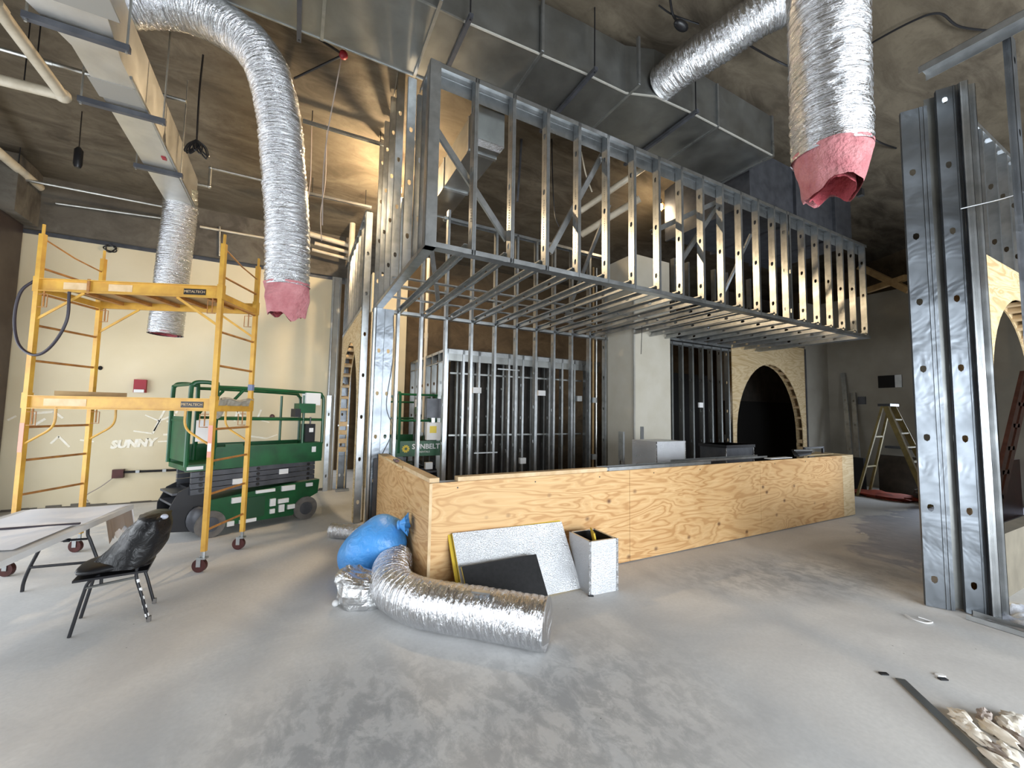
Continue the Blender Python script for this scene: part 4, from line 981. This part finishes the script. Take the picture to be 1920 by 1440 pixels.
# plastic bag, strip, paper scraps in the right foreground
def film(u, v):
    p = V((4.68+.6*u, 1.32-.28*v, 0)); h = .05+.07*noise.noise(V((p.x*6, p.y*6, 1)))+.04*noise.noise(V((p.x*15, p.y*15, 4)))
    e_ = min(u, 1-u, v, 1-v)*5; return V((p.x+.35+.05*noise.noise(p*5), p.y-.1, max(.004, h*min(1, e_)+.004)))
MB().grid(film, 36, 26).build('plastic_film', CLEAR, smooth=True, label='cloudy plastic film heaped at the foot of the right steel studs', cat='plastic film')
pa, pb = fl(1688, 1275), fl(1885, 1462)
MB().bar(pa+Z*.006, pb+Z*.006, .05, .006).build('steel_strip', GALVD, label='flat dark steel strip lying on the floor at bottom right', cat='strip')
MB().tube(smooth_path([fl(1697, 1152, .008), fl(1712, 1161, .01), fl(1735, 1168, .008), fl(1748, 1166, .008), fl(1722, 1157, .012)], 5), .005, 6).build('white_wire_bit', WHT, smooth=True, label='white wire scrap on the floor left of the steel post', cat='wire')
SCL = ['white paper scrap at the top left tip of the paper pile', 'white paper scrap just below the top left tip of the pile', 'taupe paper lump at the top middle of the paper pile',
       'white paper scrap closest to the steel strip, mid pile', 'long white paper scrap in the centre of the pile', 'white paper scrap right of the pile centre', 'white paper scrap at the upper right of the pile near frame edge',
       'taupe paper scrap low in the pile beside the steel strip', 'white paper scrap low in the pile right of the taupe one', 'taupe paper scrap at the right frame edge of the pile', 'lowest white paper scrap at the bottom frame edge']
for i, (px, py, rx, ry, rz, hue) in enumerate(((1802, 1345, .028, .05, .024, 0), (1815, 1365, .03, .045, .022, 0), (1846, 1345, .025, .03, .03, 1), (1835, 1380, .028, .06, .02, 0), (1872, 1375, .024, .07, .022, 0), (1890, 1362, .03, .06, .018, 0), (1905, 1350, .04, .04, .02, 0), (1866, 1405, .02, .05, .015, 1), (1895, 1415, .03, .06, .016, 0), (1912, 1390, .03, .07, .018, 1), (1880, 1435, .025, .06, .014, 0))):
    p = fl(px, py, .016); th = -.75+.3*math.sin(i*2.1); c, s_ = math.cos(th), math.sin(th)
    b = MB().ball((0, 0, 0), rx*1.3, ry*1.3, rz*1.25, 16, 10, lambda d: 1+.55*noise.noise(d*1.9+V((i*3, 0, 0)))+.3*noise.noise(d*5+V((0, i, 0))))
    b.v = [V((p.x+q.x*c-q.y*s_, p.y+q.x*s_+q.y*c, max(.002, p.z+q.z))) for q in b.v]
    b.build('paper_scrap', TAUPE if hue else WCRUMB, smooth=True, group='torn paper scraps at bottom right',
            label=SCL[i], cat='scrap')
for i, (px, py, lab) in enumerate(((1763, 1266, 'tiny white chip on the floor above the dark steel strip'), (1768, 1273, 'tiny dark chip on the floor above the dark steel strip'), (1108, 1117, 'dark crumb on the floor in front of the duct sleeve'), (1657, 1263, 'dark crumb near the upper end of the steel strip'), (1618, 1000, 'white chip on the grey floor beyond the counter end'))):
    p = fl(px, py, .004); MB().obox(p, (.02, -.012, 0), (.006, .01, 0), (0, 0, .004)).build('debris_chip', WHT if 'white' in lab else BLK, label=lab, cat='debris')

# ================================================================== WALL DEVICES
al = thing('fire_alarm', 'red fire alarm strobe on the cream wall', 'alarm', (-2.31, 9.05, 1.9))
p = on(263, 725, 1, 9.06); MB().box(p.x-.08, p.x+.08, 9.03, 9.1, p.z-.1, p.z+.12).build('housing', RED, al); MB().box(p.x-.065, p.x+.065, 9.0, 9.03, p.z-.1, p.z-.05).build('strobe_lens', WHT, al)
jb = thing('junction_box', 'maroon junction box with conduit low on cream wall', 'junction box', (-2.5, 9.05, .45))
p = on(222, 888, 1, 9.06); MB().box(p.x-.07, p.x+.07, 9.02, 9.1, p.z-.07, p.z+.07).build('box', MAROON, jb)
q = on(338, 884, 1, 9.06); MB().cyl((p.x+.07, 9.06, p.z+.02), (q.x+.15, 9.06, p.z+.02), .02, 8).build('conduit', BLKM, jb, True)
for f in (.15, .5, .85): MB().box(p.x+.07+1.0*f, p.x+.12+1.0*f, 9.03, 9.09, p.z, p.z+.045).build('conduit_strap', GALV, jb)
MB().tube(smooth_path([on(216, 893, 1, 9.05), on(190, 912, 1, 9.03), on(160, 930, 1, 9.0), on(165, 940, 1, 8.9)], 5), .008, 6).build('cable', TAUPE, jb, True)
def coil(label, c, r, m=BLK, nm='wire_coil'):
    c = V(c); pts = []
    for k in range(90):
        th = k*.28; q = r*(1+.18*math.sin(k*.7)); pts.append(c+V((math.cos(th)*q, .02*math.sin(k*.4), math.sin(th)*q*.75)))
    MB().tube(pts, .008, 5).build(nm, m, smooth=True, label=label, cat='wire')
coil('small black wire coil on the beam above the cream wall', on(207, 466, 1, 9.075), .07)

# ================================================================== PIPES, CONDUITS, WIRES OVERHEAD
def zc(y): return 6.1 if y < 4.4 else max(5.22, 6.1-(y-4.4)*.1893)
def pipe(label, pts, r, m=PVC, nm='pipe', cat='pipe', joints=True, bend=0):
    t = thing(nm, label, cat, tuple(V(pts[0])))
    pp = smooth_path(pts, 6) if bend else pts
    for a, c in ([(pp, None)] if bend else [([p, q], None) for p, q in zip(pts, pts[1:])]): MB().tube(a, r, 12).build('run', m, t, True)
    if joints and not bend:
        for p in pts[1:-1]: MB().ball(p, r*1.35, r*1.35, r*1.35, 12, 8).build('elbow', m, t, True)
        for p, q in zip(pts, pts[1:]):
            p, q = V(p), V(q)
            if (q-p).length > 1.0:
                mdp = p.lerp(q, .55); d = (q-p).normalized()*.05; MB().cyl(mdp-d, mdp+d, r*1.18, 12).build('coupling', m, t, True)
                for f in (.2, .8):
                    h = p.lerp(q, f)
                    if zc(h.y)-h.z > .05: MB().cyl(h+Z*r, V((h.x, h.y, zc(h.y))), .006, 5).build('hanger_rod', BLKM, t)
    return t
pipe('thick pale pipe with elbow at the upper left ceiling', [(-2.42, 3.6, 5.02), (-2.41, 6.08, 5.0), (-3.9, 6.12, 4.98)], .055)
pipe('pale pipe running into the far left ceiling corner', [(-3.72, 6.2, 5.02), (-3.7, 8.95, 5.02)], .06)
pipe('thin grey pipe above the upper left elbow', [(-3.9, 5.9, 5.2), (-1.3, 5.85, 5.2)], .022, COND)
for k, (a, c, lab) in enumerate((((0, 328), (372, 400), 'upper long conduit crossing in front of the concrete beam'), ((105, 381), (325, 412), 'short pale conduit fixed low on the concrete beam'))):
    p, q = on(*a, 1, 8.6-.0*k+.35*k), on(*c, 1, 8.6+.35*k); pipe(lab, [p, q], .022, COND, 'conduit', joints=False)
p, q = on(375, 425, 1, 9.0), on(500, 447, 1, 9.0); pipe('pale pair of conduits on the beam right of the hanging duct', [p, q], .02, PVC, 'conduit', joints=False)
p = on(412, 425, 1, 9.0); pipe('short vertical conduit dropping from beam to cream wall', [p, on(411, 480, 1, 9.0)], .018, COND, 'conduit', joints=False)
p, q = fl(395, 315, 5.3), fl(500, 340, 5.3)
pipe('stepped grey conduit below the slab left of the long duct', [q, p, p-Z*.3, V((p.x-.2, p.y, p.z-.3)), V((p.x-.2, p.y, p.z-.55))], .022, COND, 'conduit')
for a, c, z, lab in (((568, 222), (728, 270), 5.62, 'nearer steel strut rail under the slab right of the long duct'), ((572, 358), (697, 386), 5.26, 'farther steel strut rail under the slab right of the long duct')):
    p, q = fl(*a, z), fl(*c, z); t = thing('strut_rail', lab, 'strut', tuple(p)); track(t, p, -Z, (q-p).normalized(), (q-p).length, .041, .041, 'channel')
    for f in (.1, .9):
        h = p.lerp(q, f); MB().cyl(h, V((h.x, h.y, zc(h.y))), .006, 5).build('hanger_rod', BLKM, t)
for k, (a, c, r) in enumerate((((575, 437), (662, 462), .05), ((590, 456), (664, 476), .035), ((585, 468), (655, 486), .03))):
    p, q = on(*a, 1, 8.75), on(*c, 1, 8.75); pipe(('top thick pale pipe of three beside the left arch wall', 'middle pale pipe of three beside the left arch wall', 'bottom thin pale pipe of three beside the left arch wall')[k], [p, q], r, PVC, joints=False)
p = on(660, 445, 1, 8.5); pipe('short vertical pale pipe entering the slab by the arch wall', [p-Z*.5, V((p.x, p.y, zc(p.y)))], .055, PVC, joints=False)
p = on(800, 600, 1, 7.95); pipe('tall slim white pipe standing behind the bar studs', [V((p.x, p.y, 1.2)), V((p.x, p.y, 4.7))], .035, PVC)
pipe('pale pipe slanting behind the middle soffit studs', [on(1088, 396, 1, 5.4), on(1240, 292, 1, 4.5)], .05, PVC, joints=False)
pipe('lower pale pipe behind the middle soffit studs', [on(1090, 440, 1, 5.9), on(1200, 372, 1, 5.0)], .06, PVC, joints=False)
# sprinkler drop with red cap
spr = thing('sprinkler_drop', 'red capped sprinkler branch under the slab at upper left', 'sprinkler', (.33, 5.1, 5.85))
p = fl(644, 103, 5.8); MB().ball(p, .05, .05, .05, 12, 8).build('red_cap', RED, spr, True)
for c in ((552, 147), (578, 60)): MB().cyl(p, fl(*c, 5.82), .014, 8).build('branch_pipe', BLKM, spr, True)
def cord(label, pts, r=.008, m=BLK, nm='hanging_wire', cat='wire', n=6): return MB().tube(smooth_path(pts, n), r, 6).build(nm, m, smooth=True, label=label, cat=cat)
p = fl(640, 110, 5.82); cord('twisted wire falling from the red sprinkler cap', [p, V((p.x-.04, p.y+.1, 5.5)), V((p.x-.1, p.y+.3, 5.0)), V((p.x-.12, p.y+.35, 4.5)), V((p.x-.1, p.y+.4, 3.9))], .007, TAUPE)
for k, dx in enumerate((0, .09)):
    p = fl(583+28*k, 262, 5.5); cord(('left thin wire hanging right of the long duct', 'right thin wire hanging right of the long duct')[k], [V((p.x, p.y, zc(p.y))), V((p.x+.02, p.y, 4.9)), V((p.x-.02, p.y, 4.4)), V((p.x+.01, p.y, 4.0))], .006, TAUPE)
cl = thing('cable_bundle', 'black cable bundle hanging from the slab, coiled at end', 'cable', tuple(fl(380, 100, 5.8)))
p = fl(381, 103, 5.78); c = V((p.x, p.y, 4.35))
cP = on(369, 262, 1, p.y)
MB().tube(smooth_path([p, V((p.x-.01, p.y, 5.3)), cP], 6), .011, 6).build('drop_cable', BLK, cl, True)
for k in range(7):
    th = -.6+.2*k; l = .2+.03*(k % 3); d = V((math.sin(th), .2*math.cos(k), -.75)); sd = V((math.cos(th), 0, math.sin(th)))*.05
    MB().tube(smooth_path([cP, cP+d*l*.5+sd*.7, cP+d*l, cP+d*l*.55-sd*.5, cP], 6), .009, 6).build('cable_loop', BLK, cl, True)
pd = thing('pendant_socket', 'black pendant socket on a cord at the upper left', 'socket', (-2.3, 6.2, 4))
p = fl(156, 182, 5.75); q = on(148, 282, 1, p.y); MB().cyl(p, q, .007, 6).build('cord', BLK, pd); MB().tube([q+Z*.04, q, q-Z*.2, q-Z*.24], [.02, .045, .045, .03], 12).build('socket_body', BLK, pd, True)
pd = thing('cable_camera', 'black oval fixture on wires under the upper right slab', 'fixture', (3.2, 2.6, 5.9))
p = fl(1277, 48, 5.8); MB().ball(p, .1, .05, .045, 14, 10).build('body', BLK, pd, True); MB().tube(smooth_path([p, fl(1262, 28, 5.95), fl(1255, -10, 6.05)], 5), .012, 6).build('cable', BLK, pd, True); MB().tube(smooth_path([fl(1235, 10, 6.05), fl(1262, 28, 5.97), fl(1310, 45, 6.05)], 5), .009, 6).build('cable', BLK, pd, True)
cord('dark cable sagging between the two right flexible ducts', [fl(1405, 85, 6.05), fl(1440, 105, 5.95), fl(1465, 118, 5.93), fl(1500, 135, 6.05)], .012)
cord('thin dark cable running along the slab at upper right', [fl(1600, 100, 6.06), fl(1700, 45, 6.05), fl(1760, 25, 6.05), fl(1800, 50, 6.05), fl(1880, 60, 6.06)], .012)
cord('dark cable sagging right of the thick hanging duct', [fl(1600, 236, 6.09), fl(1625, 252, 6.03), fl(1650, 267, 6.0), fl(1680, 278, 6.09)], .014)
bt = thing('cable_box', 'small black box hanging beside the thick duct end', 'box', tuple(on(1613, 360, 1, 2.4)))
p = on(1613, 362, 1, 2.4); MB().box(p.x-.035, p.x+.035, p.y-.03, p.y+.03, p.z-.04, p.z+.05).build('body', BLK, bt); MB().cyl(p+Z*.05, V((p.x, p.y, 6.1)), .006, 6).build('cable', BLK, bt)
cord('hanging grey strap behind the second soffit stud', [on(978, 255, 1, 5.4), on(974, 320, 1, 5.4), on(970, 378, 1, 5.4)], .02, DGRY, 'hanging_strap', 'strap')
cord('black wire drooping through the soffit middle', [on(1034, 240, 1, 5.2), on(1036, 330, 1, 5.2), on(1040, 400, 1, 5.2), on(1048, 425, 1, 5.2)], .01)
cord('pale wire dropping behind the soffit brace', [on(1090, 285, 1, 5.0), on(1098, 325, 1, 5.0), on(1110, 360, 1, 5.0)], .012, PVC)
cord('black wire hanging below the soffit near the pier', [on(1204, 600, 1, 5.0), on(1203, 635, 1, 5.0), on(1202, 664, 1, 5.0)], .006)
# ================================================================== TEMPORARY WORK LIGHTS
def work_light(label, loc, power, r=.05, col=(1, .74, .44)):
    loc = V(loc); t = thing('work_light', label, 'work light', tuple(loc)); MB().ball(loc, r, r, r*1.2, 14, 10).build('bulb', BULB, t, True)
    MB().cyl(loc+Z*r, loc+Z*(r+.1), .03, 10).build('socket', BLK, t, True); MB().cyl(loc+Z*(r+.1), V((loc.x, loc.y, max(loc.z+.3, zc(loc.y)))), .006, 6).build('cord', BLK, t)
    for k in range(4):
        th = k*math.pi/2+.4; o = V((math.cos(th), math.sin(th), 0))*(r*1.5); MB().tube([loc+Z*(r+.03)+o*.4, loc+o+Z*.02, loc+o-Z*.05, loc-Z*(r*1.6)], .004, 5).build('cage_wire', YELB, t)
    l = bpy.data.lights.new('work_lamp', 'POINT'); l.energy = power; l.color = col; l.shadow_soft_size = r*1.2
    o = bpy.data.objects.new('work_lamp', l); COL.objects.link(o); o.parent = t; o.location = (0, 0, -.14)
work_light('lit work lamp glimpsed between the upper left soffit studs', on(746, 352, 1, 6.5), 190)
work_light('lit work lamp hanging behind the middle of the soffit', on(1238, 388, 1, 5.35), 14)
